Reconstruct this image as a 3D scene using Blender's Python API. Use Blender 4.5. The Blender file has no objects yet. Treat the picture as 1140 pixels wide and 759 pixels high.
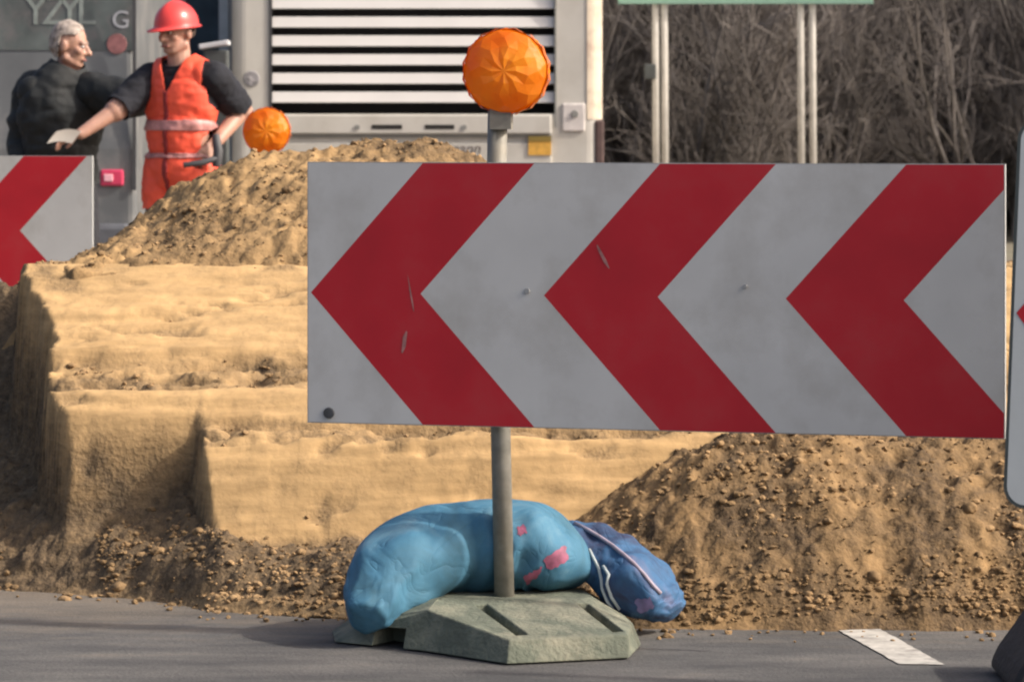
import bpy, bmesh, math, random
import numpy as np
from mathutils import Vector, Matrix, Quaternion

R = math.radians
random.seed(7)
scene = bpy.context.scene
col = scene.collection

# ------------------------------------------------------------------ camera, sky, sun, exposure
F = 3880.0 / 1140.0          # focal length in picture widths
CAM_H = 1.2
cam_d = bpy.data.cameras.new("camera")
cam = bpy.data.objects.new("camera", cam_d)
col.objects.link(cam)
cam.location = (0, 0, CAM_H)
cam.rotation_euler = (R(90), 0, 0)
cam_d.sensor_width = 36.0
cam_d.lens = 36.0 * F
cam_d.shift_y = -(379.5 - 138.0) / 1140.0
cam_d.clip_end = 3000
cam_d.dof.use_dof = True
cam_d.dof.focus_distance = 8.4
cam_d.dof.aperture_fstop = 11.0
scene.camera = cam

SUN_AZ, SUN_EL = 104.0, 37.0     # azimuth clockwise from the view direction
w = bpy.data.worlds.new("World")
scene.world = w
w.use_nodes = True
wn = w.node_tree
bg = wn.nodes['Background']
sky = wn.nodes.new('ShaderNodeTexSky')
sky.sky_type = 'NISHITA'
sky.sun_disc = False
sky.sun_elevation = R(SUN_EL)
sky.sun_rotation = R(SUN_AZ)
sky.dust_density = 7.0
sky.air_density = 0.75
sky.ozone_density = 0.4
wn.links.new(sky.outputs[0], bg.inputs[0])
bg.inputs[1].default_value = 0.15
sd = bpy.data.lights.new("sun", 'SUN')
sd.energy = 2.7
sd.angle = R(1.5)
sd.color = (1.0, 0.93, 0.83)
so = bpy.data.objects.new("sun", sd)
col.objects.link(so)
sv = Vector((math.cos(R(SUN_EL)) * math.sin(R(SUN_AZ)), math.cos(R(SUN_EL)) * math.cos(R(SUN_AZ)), math.sin(R(SUN_EL))))
so.rotation_euler = sv.to_track_quat('Z', 'Y').to_euler()
so.location = sv * 50
scene.view_settings.view_transform = 'Standard'
scene.view_settings.look = 'None'
scene.view_settings.gamma = 1.0
scene.view_settings.use_curve_mapping = False
scene.view_settings.exposure = 0.55
scene.render.engine = 'CYCLES'
scene.cycles.use_denoising = True
scene.cycles.max_bounces = 6
scene.cycles.filter_width = 2.2


def W(px, py, D):
    """photo pixel at distance D -> world point"""
    return Vector(((px - 570.0) / 3880.0 * D, D, CAM_H - (py - 138.0) / 3880.0 * D))


# ------------------------------------------------------------------ helpers
def tag(o, label=None, cat=None, group=None, kind=None):
    if label: o['label'] = label
    if cat: o['category'] = cat
    if group: o['group'] = group
    if kind: o['kind'] = kind
    return o


def empty(name, loc, rz=0.0, label=None, cat=None, group=None):
    o = bpy.data.objects.new(name, None)
    o.empty_display_size = 0.1
    col.objects.link(o)
    o.location = loc
    o.rotation_euler = (0, 0, rz)
    return tag(o, label, cat, group)


class MB:
    def __init__(s):
        s.v = []; s.f = []; s.m = []; s.sm = []

    def add(s, verts, faces, mi=0, smooth=False):
        b = len(s.v)
        s.v += [tuple(p) for p in verts]
        for f in faces:
            s.f.append([i + b for i in f]); s.m.append(mi); s.sm.append(smooth)

    def box(s, c, d, rot=None, mi=0):
        vs = []
        for x in (-.5, .5):
            for y in (-.5, .5):
                for z in (-.5, .5):
                    p = Vector((x * d[0], y * d[1], z * d[2]))
                    if rot is not None: p = rot @ p
                    vs.append(p + Vector(c))
        s.add(vs, [(0, 1, 3, 2), (4, 6, 7, 5), (0, 4, 5, 1), (2, 3, 7, 6), (0, 2, 6, 4), (1, 5, 7, 3)], mi)

    def tube(s, pts, rads, n=10, mi=0, cap=True, smooth=True):
        pts = [Vector(p) for p in pts]
        if not hasattr(rads, '__len__'): rads = [rads] * len(pts)
        b = len(s.v)
        up = None
        for i, p in enumerate(pts):
            d = (pts[min(i + 1, len(pts) - 1)] - pts[max(i - 1, 0)]).normalized()
            if up is None:
                up = d.orthogonal().normalized()
            up = (up - d * up.dot(d))
            up = up.normalized() if up.length > 1e-6 else d.orthogonal().normalized()
            side = d.cross(up)
            for k in range(n):
                a = 2 * math.pi * k / n
                s.v.append(tuple(p + (up * math.cos(a) + side * math.sin(a)) * rads[i]))
        for i in range(len(pts) - 1):
            for k in range(n):
                k2 = (k + 1) % n
                s.f.append([b + i * n + k, b + i * n + k2, b + (i + 1) * n + k2, b + (i + 1) * n + k]); s.m.append(mi); s.sm.append(smooth)
        if cap:
            s.f.append([b + k for k in range(n)][::-1]); s.m.append(mi); s.sm.append(False)
            e = b + (len(pts) - 1) * n
            s.f.append([e + k for k in range(n)]); s.m.append(mi); s.sm.append(False)

    def prism(s, poly, z0, z1, mi=0, frame=None):
        """poly: list of (a,b); extruded along third axis z0..z1; frame maps (a,b,c)->world"""
        fr = frame or (lambda a, b, c: (a, b, c))
        n = len(poly)
        vs = [fr(a, b, z0) for a, b in poly] + [fr(a, b, z1) for a, b in poly]
        fs = [list(range(n))[::-1], list(range(n, 2 * n))] + [[k, (k + 1) % n, n + (k + 1) % n, n + k] for k in range(n)]
        s.add(vs, fs, mi)

    def ellipsoid(s, c, r, n=16, m=10, rot=None, mi=0):
        vs = []
        c = Vector(c)
        for j in range(1, m):
            t = math.pi * j / m
            for k in range(n):
                a = 2 * math.pi * k / n
                p = Vector((r[0] * math.sin(t) * math.cos(a), r[1] * math.sin(t) * math.sin(a), r[2] * math.cos(t)))
                if rot is not None: p = rot @ p
                vs.append(c + p)
        top = Vector((0, 0, r[2])); bot = Vector((0, 0, -r[2]))
        if rot is not None: top = rot @ top; bot = rot @ bot
        vs += [c + top, c + bot]
        fs = []
        for j in range(m - 2):
            for k in range(n):
                k2 = (k + 1) % n
                fs.append((j * n + k, (j + 1) * n + k, (j + 1) * n + k2, j * n + k2))
        T = (m - 1) * n
        for k in range(n):
            k2 = (k + 1) % n
            fs.append((T, k, k2)); fs.append((T + 1, (m - 2) * n + k2, (m - 2) * n + k))
        s.add(vs, fs, mi, True)

    def capsule(s, a, b, ra, rb, n=14):
        a = Vector(a); b = Vector(b); d = (b - a)
        L = d.length; d = d.normalized()
        pts = []; rs = []
        for t in (90, 65, 40, 18): pts.append(a - d * ra * math.sin(R(t))); rs.append(max(ra * math.cos(R(t)), ra * .05))
        pts.append(a); rs.append(ra)
        pts.append(a + d * L * .5); rs.append((ra + rb) / 2)
        pts.append(b); rs.append(rb)
        for t in (18, 40, 65, 90): pts.append(b + d * rb * math.sin(R(t))); rs.append(max(rb * math.cos(R(t)), rb * .05))
        s.tube(pts, rs, n)

    def mesh(s, name, mats):
        me = bpy.data.meshes.new(name)
        me.from_pydata(s.v, [], s.f)
        for m in (mats if isinstance(mats, (list, tuple)) else [mats]): me.materials.append(m)
        me.polygons.foreach_set('material_index', s.m)
        me.polygons.foreach_set('use_smooth', s.sm)
        me.update()
        bm = bmesh.new(); bm.from_mesh(me); bmesh.ops.recalc_face_normals(bm, faces=bm.faces); bm.to_mesh(me); bm.free()
        return me

    def build(s, name, mats, parent=None, bevel=0, seg=2):
        me = s.mesh(name, mats)
        o = bpy.data.objects.new(name, me)
        col.objects.link(o)
        if parent: o.parent = parent
        if bevel:
            b = o.modifiers.new('bevel', 'BEVEL'); b.width = bevel; b.segments = seg; b.limit_method = 'ANGLE'; b.angle_limit = R(35)
        return o


def kids(o): return [c for c in bpy.data.objects if c.parent == o]


def copy_tree(o, parent=None):
    c = o.copy(); col.objects.link(c)
    if parent: c.parent = parent
    for ch in kids(o):
        copy_tree(ch, c)
    return c


# ------------------------------------------------------------------ materials
def mat(name, base, rough=0.6, var=0.15, scale=8.0, bump=0.0, bscale=60.0, metal=0.0, dirt=None, dirt_amt=0.5, dirt_scale=4.0, spec=0.5, sub=0.0):
    m = bpy.data.materials.new(name); m.use_nodes = True
    nt = m.node_tree; N = nt.nodes; L = nt.links
    p = N['Principled BSDF']
    p.inputs['Roughness'].default_value = rough
    p.inputs['Metallic'].default_value = metal
    p.inputs['Specular IOR Level'].default_value = spec
    tc = N.new('ShaderNodeTexCoord')
    n1 = N.new('ShaderNodeTexNoise'); n1.inputs['Scale'].default_value = scale; n1.inputs['Detail'].default_value = 6
    L.new(tc.outputs['Object'], n1.inputs['Vector'])
    cr = N.new('ShaderNodeValToRGB')
    cr.color_ramp.elements[0].position = .3; cr.color_ramp.elements[1].position = .7
    cr.color_ramp.elements[0].color = (*[max(0, c * (1 - var)) for c in base], 1)
    cr.color_ramp.elements[1].color = (*[min(1, c * (1 + var)) for c in base], 1)
    L.new(n1.outputs['Fac'], cr.inputs['Fac'])
    out = cr.outputs['Color']
    if dirt is not None:
        n2 = N.new('ShaderNodeTexNoise'); n2.inputs['Scale'].default_value = dirt_scale; n2.inputs['Detail'].default_value = 8; n2.inputs['Roughness'].default_value = .65
        L.new(tc.outputs['Object'], n2.inputs['Vector'])
        r2 = N.new('ShaderNodeValToRGB'); r2.color_ramp.elements[0].position = .48; r2.color_ramp.elements[1].position = .72
        r2.color_ramp.elements[1].color = (dirt_amt,) * 3 + (1,)
        L.new(n2.outputs['Fac'], r2.inputs['Fac'])
        mx = N.new('ShaderNodeMixRGB'); mx.inputs['Color2'].default_value = (*dirt, 1)
        L.new(r2.outputs['Color'], mx.inputs['Fac']); L.new(out, mx.inputs['Color1'])
        out = mx.outputs['Color']
    L.new(out, p.inputs['Base Color'])
    if bump:
        n3 = N.new('ShaderNodeTexNoise'); n3.inputs['Scale'].default_value = bscale; n3.inputs['Detail'].default_value = 5
        L.new(tc.outputs['Object'], n3.inputs['Vector'])
        b = N.new('ShaderNodeBump'); b.inputs['Strength'].default_value = bump; b.inputs['Distance'].default_value = .01
        L.new(n3.outputs['Fac'], b.inputs['Height']); L.new(b.outputs['Normal'], p.inputs['Normal'])
    if sub:
        p.inputs['Subsurface Weight'].default_value = sub
        p.inputs['Subsurface Radius'].default_value = (.03, .01, .003)
    return m


M = {}
M['sheet_white'] = mat('sheet_white', (.585, .59, .575), .45, .06, 5, dirt=(.36, .345, .31), dirt_amt=.6, dirt_scale=3.5)
M['sheet_red'] = mat('sheet_red', (.50, .012, .024), .42, .12, 5, dirt=(.36, .06, .06), dirt_amt=.4, dirt_scale=5)
M['sheet_back'] = mat('sheet_back', (.35, .36, .36), .5, .1)
M['galv'] = mat('galvanised_steel', (.235, .222, .19), .6, .25, 30, metal=.15, dirt=(.22, .19, .14), dirt_amt=.6, dirt_scale=14)
M['rubber'] = mat('recycled_plastic', (.125, .140, .105), .85, .25, 14, bump=.5, bscale=90, dirt=(.30, .275, .20), dirt_amt=.75, dirt_scale=7)
M['rubber_black'] = mat('black_rubber', (.025, .025, .027), .8, .3, 20, bump=.3)
M['amber'] = mat('amber_lens', (.85, .235, .016), .2, .2, 14, sub=.35)
def lens_mat():
    m = bpy.data.materials.new('amber_lens'); m.use_nodes = True
    nt = m.node_tree; N = nt.nodes; L = nt.links; p = N['Principled BSDF']
    p.inputs['Base Color'].default_value = (.93, .26, .012, 1); p.inputs['Roughness'].default_value = .22
    tc = N.new('ShaderNodeTexCoord'); v = N.new('ShaderNodeTexVoronoi'); v.inputs['Scale'].default_value = 90
    L.new(tc.outputs['Object'], v.inputs['Vector'])
    bp = N.new('ShaderNodeBump'); bp.inputs['Strength'].default_value = .12; bp.inputs['Distance'].default_value = .004
    L.new(v.outputs['Distance'], bp.inputs['Height']); L.new(bp.outputs[0], p.inputs['Normal'])
    t_ = N.new('ShaderNodeBsdfTranslucent'); t_.inputs['Color'].default_value = (1.0, .46, .04, 1)
    nz = N.new('ShaderNodeTexNoise'); nz.inputs['Scale'].default_value = 9; nz.inputs['Detail'].default_value = 2; L.new(tc.outputs['Object'], nz.inputs['Vector'])
    cr = N.new('ShaderNodeValToRGB'); ce = cr.color_ramp.elements
    ce[0].position = .36; ce[0].color = (.74, .135, .007, 1); ce[1].position = .66; ce[1].color = (.98, .38, .03, 1)
    L.new(nz.outputs['Fac'], cr.inputs['Fac']); L.new(cr.outputs['Color'], p.inputs['Base Color'])
    L.new(bp.outputs[0], t_.inputs['Normal'])
    mx = N.new('ShaderNodeMixShader'); mx.inputs[0].default_value = .5
    L.new(p.outputs[0], mx.inputs[1]); L.new(t_.outputs[0], mx.inputs[2])
    L.new(mx.outputs[0], N['Material Output'].inputs['Surface'])
    return m


M['amber'] = lens_mat()
M['amber_dark'] = mat('amber_rim', (.62, .13, .012), .4, .2, 20)
def bag_mat(name, c0, c1, c2, scale):
    m = bpy.data.materials.new(name); m.use_nodes = True
    nt = m.node_tree; N = nt.nodes; L = nt.links; p = N['Principled BSDF']
    p.inputs['Roughness'].default_value = .72; p.inputs['Specular IOR Level'].default_value = .3
    tc = N.new('ShaderNodeTexCoord')
    n1 = N.new('ShaderNodeTexNoise'); n1.inputs['Scale'].default_value = scale; n1.inputs['Detail'].default_value = 6; n1.inputs['Roughness'].default_value = .65; n1.inputs['Distortion'].default_value = .6
    L.new(tc.outputs['Object'], n1.inputs['Vector'])
    r_ = N.new('ShaderNodeValToRGB'); e = r_.color_ramp.elements
    e[0].position = .34; e[0].color = (*c0, 1); e[1].position = .52; e[1].color = (*c1, 1); e2 = e.new(.70); e2.color = (*c2, 1)
    L.new(n1.outputs['Fac'], r_.inputs['Fac']); L.new(r_.outputs['Color'], p.inputs['Base Color'])
    # sharp creases: folded noise, and a fine weave
    n2 = N.new('ShaderNodeTexNoise'); n2.inputs['Scale'].default_value = 5.5; n2.inputs['Detail'].default_value = 3; n2.inputs['Distortion'].default_value = 1.2
    L.new(tc.outputs['Object'], n2.inputs['Vector'])
    sb = N.new('ShaderNodeMath'); sb.operation = 'SUBTRACT'; sb.inputs[1].default_value = .5; L.new(n2.outputs['Fac'], sb.inputs[0])
    ab = N.new('ShaderNodeMath'); ab.operation = 'ABSOLUTE'; L.new(sb.outputs[0], ab.inputs[0])
    pw = N.new('ShaderNodeMath'); pw.operation = 'POWER'; pw.inputs[1].default_value = .55; L.new(ab.outputs[0], pw.inputs[0])
    b1 = N.new('ShaderNodeBump'); b1.inputs['Strength'].default_value = .75; b1.inputs['Distance'].default_value = .011; L.new(pw.outputs[0], b1.inputs['Height'])
    ck = N.new('ShaderNodeTexChecker'); ck.inputs['Scale'].default_value = 330; L.new(tc.outputs['Object'], ck.inputs['Vector'])
    b2 = N.new('ShaderNodeBump'); b2.inputs['Strength'].default_value = .25; b2.inputs['Distance'].default_value = .002
    L.new(ck.outputs['Fac'], b2.inputs['Height']); L.new(b1.outputs[0], b2.inputs['Normal']); L.new(b2.outputs[0], p.inputs['Normal'])
    return m


M['blue_bag'] = bag_mat('blue_woven_plastic', (.050, .130, .185), (.060, .180, .280), (.15, .27, .34), 4.5)
M['blue_bag2'] = bag_mat('violet_blue_plastic', (.035, .045, .095), (.045, .125, .25), (.13, .13, .22), 7)
M['rope'] = mat('pale_cord', (.50, .55, .55), .8)
M['print_pink'] = mat('pink_print', (.30, .085, .15), .65, .5, 30)
M['print_white'] = mat('pale_print', (.30, .36, .42), .5, .3, 40)
M['vehicle_white'] = mat('white_vehicle_paint', (.52, .50, .46), .4, .06, 3, dirt=(.36, .33, .28), dirt_amt=.5, dirt_scale=2.5)
M['slat_white'] = mat('white_slat_paint', (.66, .64, .62), .4, .05, 3)
M['cavity'] = mat('black_cavity', (.012, .011, .011), .8)
M['trim_dark'] = mat('dark_trim', (.05, .05, .055), .6)
M['seal'] = mat('grey_seal', (.22, .22, .21), .7)
M['corner'] = mat('sunlit_cream_paint', (.62, .53, .42), .45, .08, 6, dirt=(.30, .17, .13), dirt_amt=.7, dirt_scale=5)  # brighter than the body paint: sunlight put into the corner's colour
M['yellow'] = mat('yellow_sticker', (.62, .34, .06), .5, .2, 30)
M['olive'] = mat('olive_sticker', (.20, .14, .03), .5)
M['ink'] = mat('dark_lettering', (.11, .09, .085), .6)
M['van'] = mat('grey_van_paint', (.135, .142, .148), .3, .2, 3, dirt=(.23, .22, .21), dirt_amt=.9, dirt_scale=3)
M['van_glass'] = mat('tinted_van_window', (.085, .098, .095), .3, .35, 5, dirt=(.16, .14, .14), dirt_amt=.7, dirt_scale=6)
M['letters'] = mat('faded_lettering', (.20, .23, .22), .6, .25, 12)
M['badge_red'] = mat('faded_red_decal', (.30, .13, .13), .5, .3, 20)
M['tail'] = mat('red_tail_lamp', (.60, .06, .13), .2)
M['tail_clear'] = mat('clear_tail_lamp', (.85, .45, .52), .2)
M['cabin'] = mat('grey_white_cabin', (.47, .465, .45), .6, .1, 4, dirt=(.36, .33, .30), dirt_amt=.5, dirt_scale=5)
M['cabin_frame'] = mat('white_window_frame', (.48, .50, .49), .5)
M['glass_dark'] = mat('dark_window_glass', (.045, .065, .080), .1, .4, 3)
M['green_sign'] = mat('green_sign_sheet', (.20, .34, .275), .5, .08)
M['sign_white'] = mat('sign_white_sheet', (.7, .7, .7), .45, .05)
M['post'] = mat('pale_grey_post', (.50, .48, .44), .5, .12, 10)
M['bark'] = mat('bare_bark', (.062, .054, .049), .9, .35, 6, bump=.6, bscale=20)
M['bark_pale'] = mat('pale_bark', (.105, .093, .082), .9, .35, 6)
M['twig'] = mat('twigs', (.110, .099, .093), .9, .3, 3)
M['thicket'] = mat('thicket_twigs', (.165, .146, .134), .9, .45, 1.2)
M['skin'] = mat('skin', (.42, .235, .175), .5, .12, 25, sub=.1)
M['skin_old'] = mat('ruddy_skin', (.40, .225, .165), .5, .15, 25, sub=.1)
M['hair_grey'] = mat('grey_hair', (.33, .28, .245), .85, .5, 40)
M['hair_dark'] = mat('dark_hair', (.05, .032, .024), .7, .3, 60)
M['shirt'] = mat('navy_black_cotton', (.010, .011, .017), .9, .3, 10, bump=.3, bscale=40)
M['jacket'] = mat('black_jacket_cloth', (.0085, .0105, .0115), .75, .4, 6, bump=.4, bscale=25)
M['trousers'] = mat('dark_trousers', (.02, .021, .026), .85, .3, 8)
M['trousers_grey'] = mat('grey_work_trousers', (.10, .11, .13), .85, .3, 8)
M['vest'] = mat('fluorescent_red_vest', (1.0, .105, .05), .6, .14, 8, bump=.4, bscale=16)
M['reflect'] = mat('reflective_band', (.50, .23, .215), .5, .3, 20)
M['helmet'] = mat('red_helmet', (.66, .060, .055), .28, .05)
M['boot'] = mat('dark_boots', (.03, .024, .02), .7)
M['paper'] = mat('white_paper', (.75, .74, .72), .7, .04)
M['eye'] = mat('eye_white', (.6, .58, .55), .3)
M['lips'] = mat('lips', (.30, .11, .09), .5)
M['marking'] = mat('road_paint', (.44, .42, .38), .8, .2, 30, dirt=(.14, .13, .12), dirt_amt=.95, dirt_scale=16)
M['cab_dark'] = mat('dark_grey_cabinet', (.055, .062, .062), .6, .2)
M['cab_pale'] = mat('pale_cap', (.55, .56, .58), .5)

# asphalt: speckled with long wheel-dust streaks
def asphalt():
    m = bpy.data.materials.new('asphalt'); m.use_nodes = True
    nt = m.node_tree; N = nt.nodes; L = nt.links; p = N['Principled BSDF']
    p.inputs['Roughness'].default_value = .9
    tc = N.new('ShaderNodeTexCoord')
    mp = N.new('ShaderNodeMapping'); mp.inputs['Scale'].default_value = (.9, 2.6, 1); mp.inputs['Rotation'].default_value = (0, 0, R(10))
    L.new(tc.outputs['Object'], mp.inputs['Vector'])
    a = N.new('ShaderNodeTexNoise'); a.inputs['Scale'].default_value = 2.4; a.inputs['Detail'].default_value = 7; a.inputs['Roughness'].default_value = .6
    L.new(mp.outputs[0], a.inputs['Vector'])
    r = N.new('ShaderNodeValToRGB'); e = r.color_ramp.elements
    e[0].position = .36; e[0].color = (.050, .050, .051, 1); e[1].position = .60; e[1].color = (.100, .096, .092, 1)
    e2 = e.new(.78); e2.color = (.16, .142, .118, 1)
    L.new(a.outputs['Fac'], r.inputs['Fac'])
    b = N.new('ShaderNodeTexNoise'); b.inputs['Scale'].default_value = 140; b.inputs['Detail'].default_value = 3
    L.new(tc.outputs['Object'], b.inputs['Vector'])
    mx = N.new('ShaderNodeMixRGB'); mx.blend_type = 'OVERLAY'; mx.inputs['Fac'].default_value = .55
    L.new(r.outputs['Color'], mx.inputs['Color1']); L.new(b.outputs['Fac'], mx.inputs['Color2'])
    sx = N.new('ShaderNodeSeparateXYZ'); L.new(tc.outputs['Object'], sx.inputs[0])
    du = N.new('ShaderNodeMath'); du.operation = 'MULTIPLY_ADD'; du.inputs[1].default_value = 1.1; du.inputs[2].default_value = -9.05
    L.new(sx.outputs['Y'], du.inputs[0])
    dn = N.new('ShaderNodeTexNoise'); dn.inputs['Scale'].default_value = 5; dn.inputs['Detail'].default_value = 8; dn.inputs['Roughness'].default_value = .7
    L.new(mp.outputs[0], dn.inputs['Vector'])
    dm = N.new('ShaderNodeMath'); dm.operation = 'MULTIPLY_ADD'; dm.inputs[1].default_value = 2.2; dm.inputs[2].default_value = -.95
    L.new(dn.outputs['Fac'], dm.inputs[0])
    ds = N.new('ShaderNodeMath'); ds.operation = 'ADD'; ds.use_clamp = True; L.new(du.outputs[0], ds.inputs[0]); L.new(dm.outputs[0], ds.inputs[1])
    dk = N.new('ShaderNodeMath'); dk.operation = 'MULTIPLY'; dk.inputs[1].default_value = .5; L.new(ds.outputs[0], dk.inputs[0])
    m2 = N.new('ShaderNodeMixRGB'); m2.inputs['Color2'].default_value = (.23, .18, .125, 1)
    L.new(dk.outputs[0], m2.inputs['Fac']); L.new(mx.outputs[0], m2.inputs['Color1'])
    L.new(m2.outputs[0], p.inputs['Base Color'])
    bp = N.new('ShaderNodeBump'); bp.inputs['Strength'].default_value = .5; bp.inputs['Distance'].default_value = .006
    L.new(b.outputs['Fac'], bp.inputs['Height']); L.new(bp.outputs[0], p.inputs['Normal'])
    return m


def earth(name, sand, soil, dark, soil_bias=0.0):
    """sand/soil blend by the mesh attribute 'soil' broken up by noise, with thin strata"""
    m = bpy.data.materials.new(name); m.use_nodes = True
    nt = m.node_tree; N = nt.nodes; L = nt.links; p = N['Principled BSDF']
    p.inputs['Roughness'].default_value = .95; p.inputs['Specular IOR Level'].default_value = .15
    tc = N.new('ShaderNodeTexCoord'); at = N.new('ShaderNodeAttribute'); at.attribute_name = 'soil'
    n1 = N.new('ShaderNodeTexNoise'); n1.inputs['Scale'].default_value = 16; n1.inputs['Detail'].default_value = 8; n1.inputs['Roughness'].default_value = .7
    L.new(tc.outputs['Object'], n1.inputs['Vector'])
    ma = N.new('ShaderNodeMath'); ma.operation = 'MULTIPLY_ADD'; ma.inputs[1].default_value = 1.1; ma.inputs[2].default_value = -.55 + soil_bias
    L.new(n1.outputs['Fac'], ma.inputs[0])
    ad = N.new('ShaderNodeMath'); ad.operation = 'ADD'; ad.use_clamp = True
    L.new(at.outputs['Fac'], ad.inputs[0]); L.new(ma.outputs[0], ad.inputs[1])
    mp = N.new('ShaderNodeMapping'); mp.inputs['Scale'].default_value = (2.6, 2.6, 22)
    L.new(tc.outputs['Object'], mp.inputs['Vector'])
    st = N.new('ShaderNodeTexNoise'); st.inputs['Scale'].default_value = 2.2; st.inputs['Detail'].default_value = 6
    L.new(mp.outputs[0], st.inputs['Vector'])
    sr = N.new('ShaderNodeValToRGB'); se = sr.color_ramp.elements
    se[0].position = .3; se[0].color = (*[c * .80 for c in sand], 1); se[1].position = .68; se[1].color = (*[min(1, c * 1.10) for c in sand], 1)
    L.new(st.outputs['Fac'], sr.inputs['Fac'])
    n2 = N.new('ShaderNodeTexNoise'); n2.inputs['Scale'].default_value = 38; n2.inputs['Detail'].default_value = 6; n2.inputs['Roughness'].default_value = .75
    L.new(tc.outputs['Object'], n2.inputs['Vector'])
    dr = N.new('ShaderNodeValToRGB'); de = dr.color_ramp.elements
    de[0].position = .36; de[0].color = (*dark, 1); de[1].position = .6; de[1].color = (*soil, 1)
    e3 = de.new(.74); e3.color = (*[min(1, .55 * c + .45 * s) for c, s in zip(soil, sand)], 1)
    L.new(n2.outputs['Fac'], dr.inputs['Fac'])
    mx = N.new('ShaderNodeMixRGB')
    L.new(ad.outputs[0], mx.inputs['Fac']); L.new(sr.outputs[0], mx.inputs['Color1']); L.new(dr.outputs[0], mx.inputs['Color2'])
    L.new(mx.outputs[0], p.inputs['Base Color'])
    n3 = N.new('ShaderNodeTexNoise'); n3.inputs['Scale'].default_value = 70; n3.inputs['Detail'].default_value = 5
    L.new(tc.outputs['Object'], n3.inputs['Vector'])
    bp = N.new('ShaderNodeBump'); ms = N.new('ShaderNodeMath'); ms.operation = 'MULTIPLY_ADD'; ms.inputs[1].default_value = .60; ms.inputs[2].default_value = .12
    L.new(ad.outputs[0], ms.inputs[0]); L.new(ms.outputs[0], bp.inputs['Strength']); bp.inputs['Distance'].default_value = .014
    L.new(n3.outputs['Fac'], bp.inputs['Height']); L.new(bp.outputs[0], p.inputs['Normal'])
    return m


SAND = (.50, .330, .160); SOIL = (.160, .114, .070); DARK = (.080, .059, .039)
M['asphalt'] = asphalt()
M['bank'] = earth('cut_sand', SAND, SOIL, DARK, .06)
M['heap'] = earth('loose_sandy_soil', (.44, .285, .135), (.205, .137, .072), (.095, .065, .038), .10)
M['dirt'] = earth('brown_soil', (.37, .235, .110), (.150, .102, .058), (.070, .050, .033), .05)
M['clod'] = mat('soil_clods', (.255, .168, .088), .95, .5, 3.5, spec=.15, bump=.5, bscale=80)
M['litter'] = mat('leaf_litter_hill', (.28, .245, .225), .95, .4, 1.6, bump=.8, bscale=3, dirt=(.17, .165, .13), dirt_amt=.7, dirt_scale=.6)
M['verge'] = mat('bare_ground', (.16, .14, .10), .95, .3, 1.5, dirt=(.10, .11, .06), dirt_amt=.6, dirt_scale=.5)


# ------------------------------------------------------------------ noise and height fields
def vnoise(x, y, seed=0):
    xi = np.floor(x).astype(np.int64); yi = np.floor(y).astype(np.int64)
    fx = x - xi; fy = y - yi
    fx = fx * fx * (3 - 2 * fx); fy = fy * fy * (3 - 2 * fy)
    def h(a, b):
        n = (a * 374761393 + b * 668265263 + seed * 982451653) & 0xffffffff
        n = ((n ^ (n >> 13)) * 1274126177) & 0xffffffff
        n = (n ^ (n >> 16)) & 0xffffffff
        return n / 4294967295.0
    v = (h(xi, yi) * (1 - fx) + h(xi + 1, yi) * fx) * (1 - fy) + (h(xi, yi + 1) * (1 - fx) + h(xi + 1, yi + 1) * fx) * fy
    return v * 2 - 1


def fbm(x, y, sc, seed=0, oct=4, g=.55):
    s = 0; a = 1; t = 0
    for i in range(oct):
        s = s + a * vnoise(x * sc * 2 ** i + 17.3 * i, y * sc * 2 ** i - 9.1 * i, seed + i)
        t += a; a *= g
    return s / t


def sstep(a, b, x):
    t = np.clip((x - a) / (b - a), 0, 1)
    return t * t * (3 - 2 * t)


def road_edge(X):
    return np.interp(X, [-3.2, -2.2, -1.32, -.98, -.73, -.37, .43, 1.22, 2.2, 3.2], [9.45, 9.25, 9.0, 8.83, 8.6, 8.45, 8.32, 8.31, 8.35, 8.4])


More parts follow.
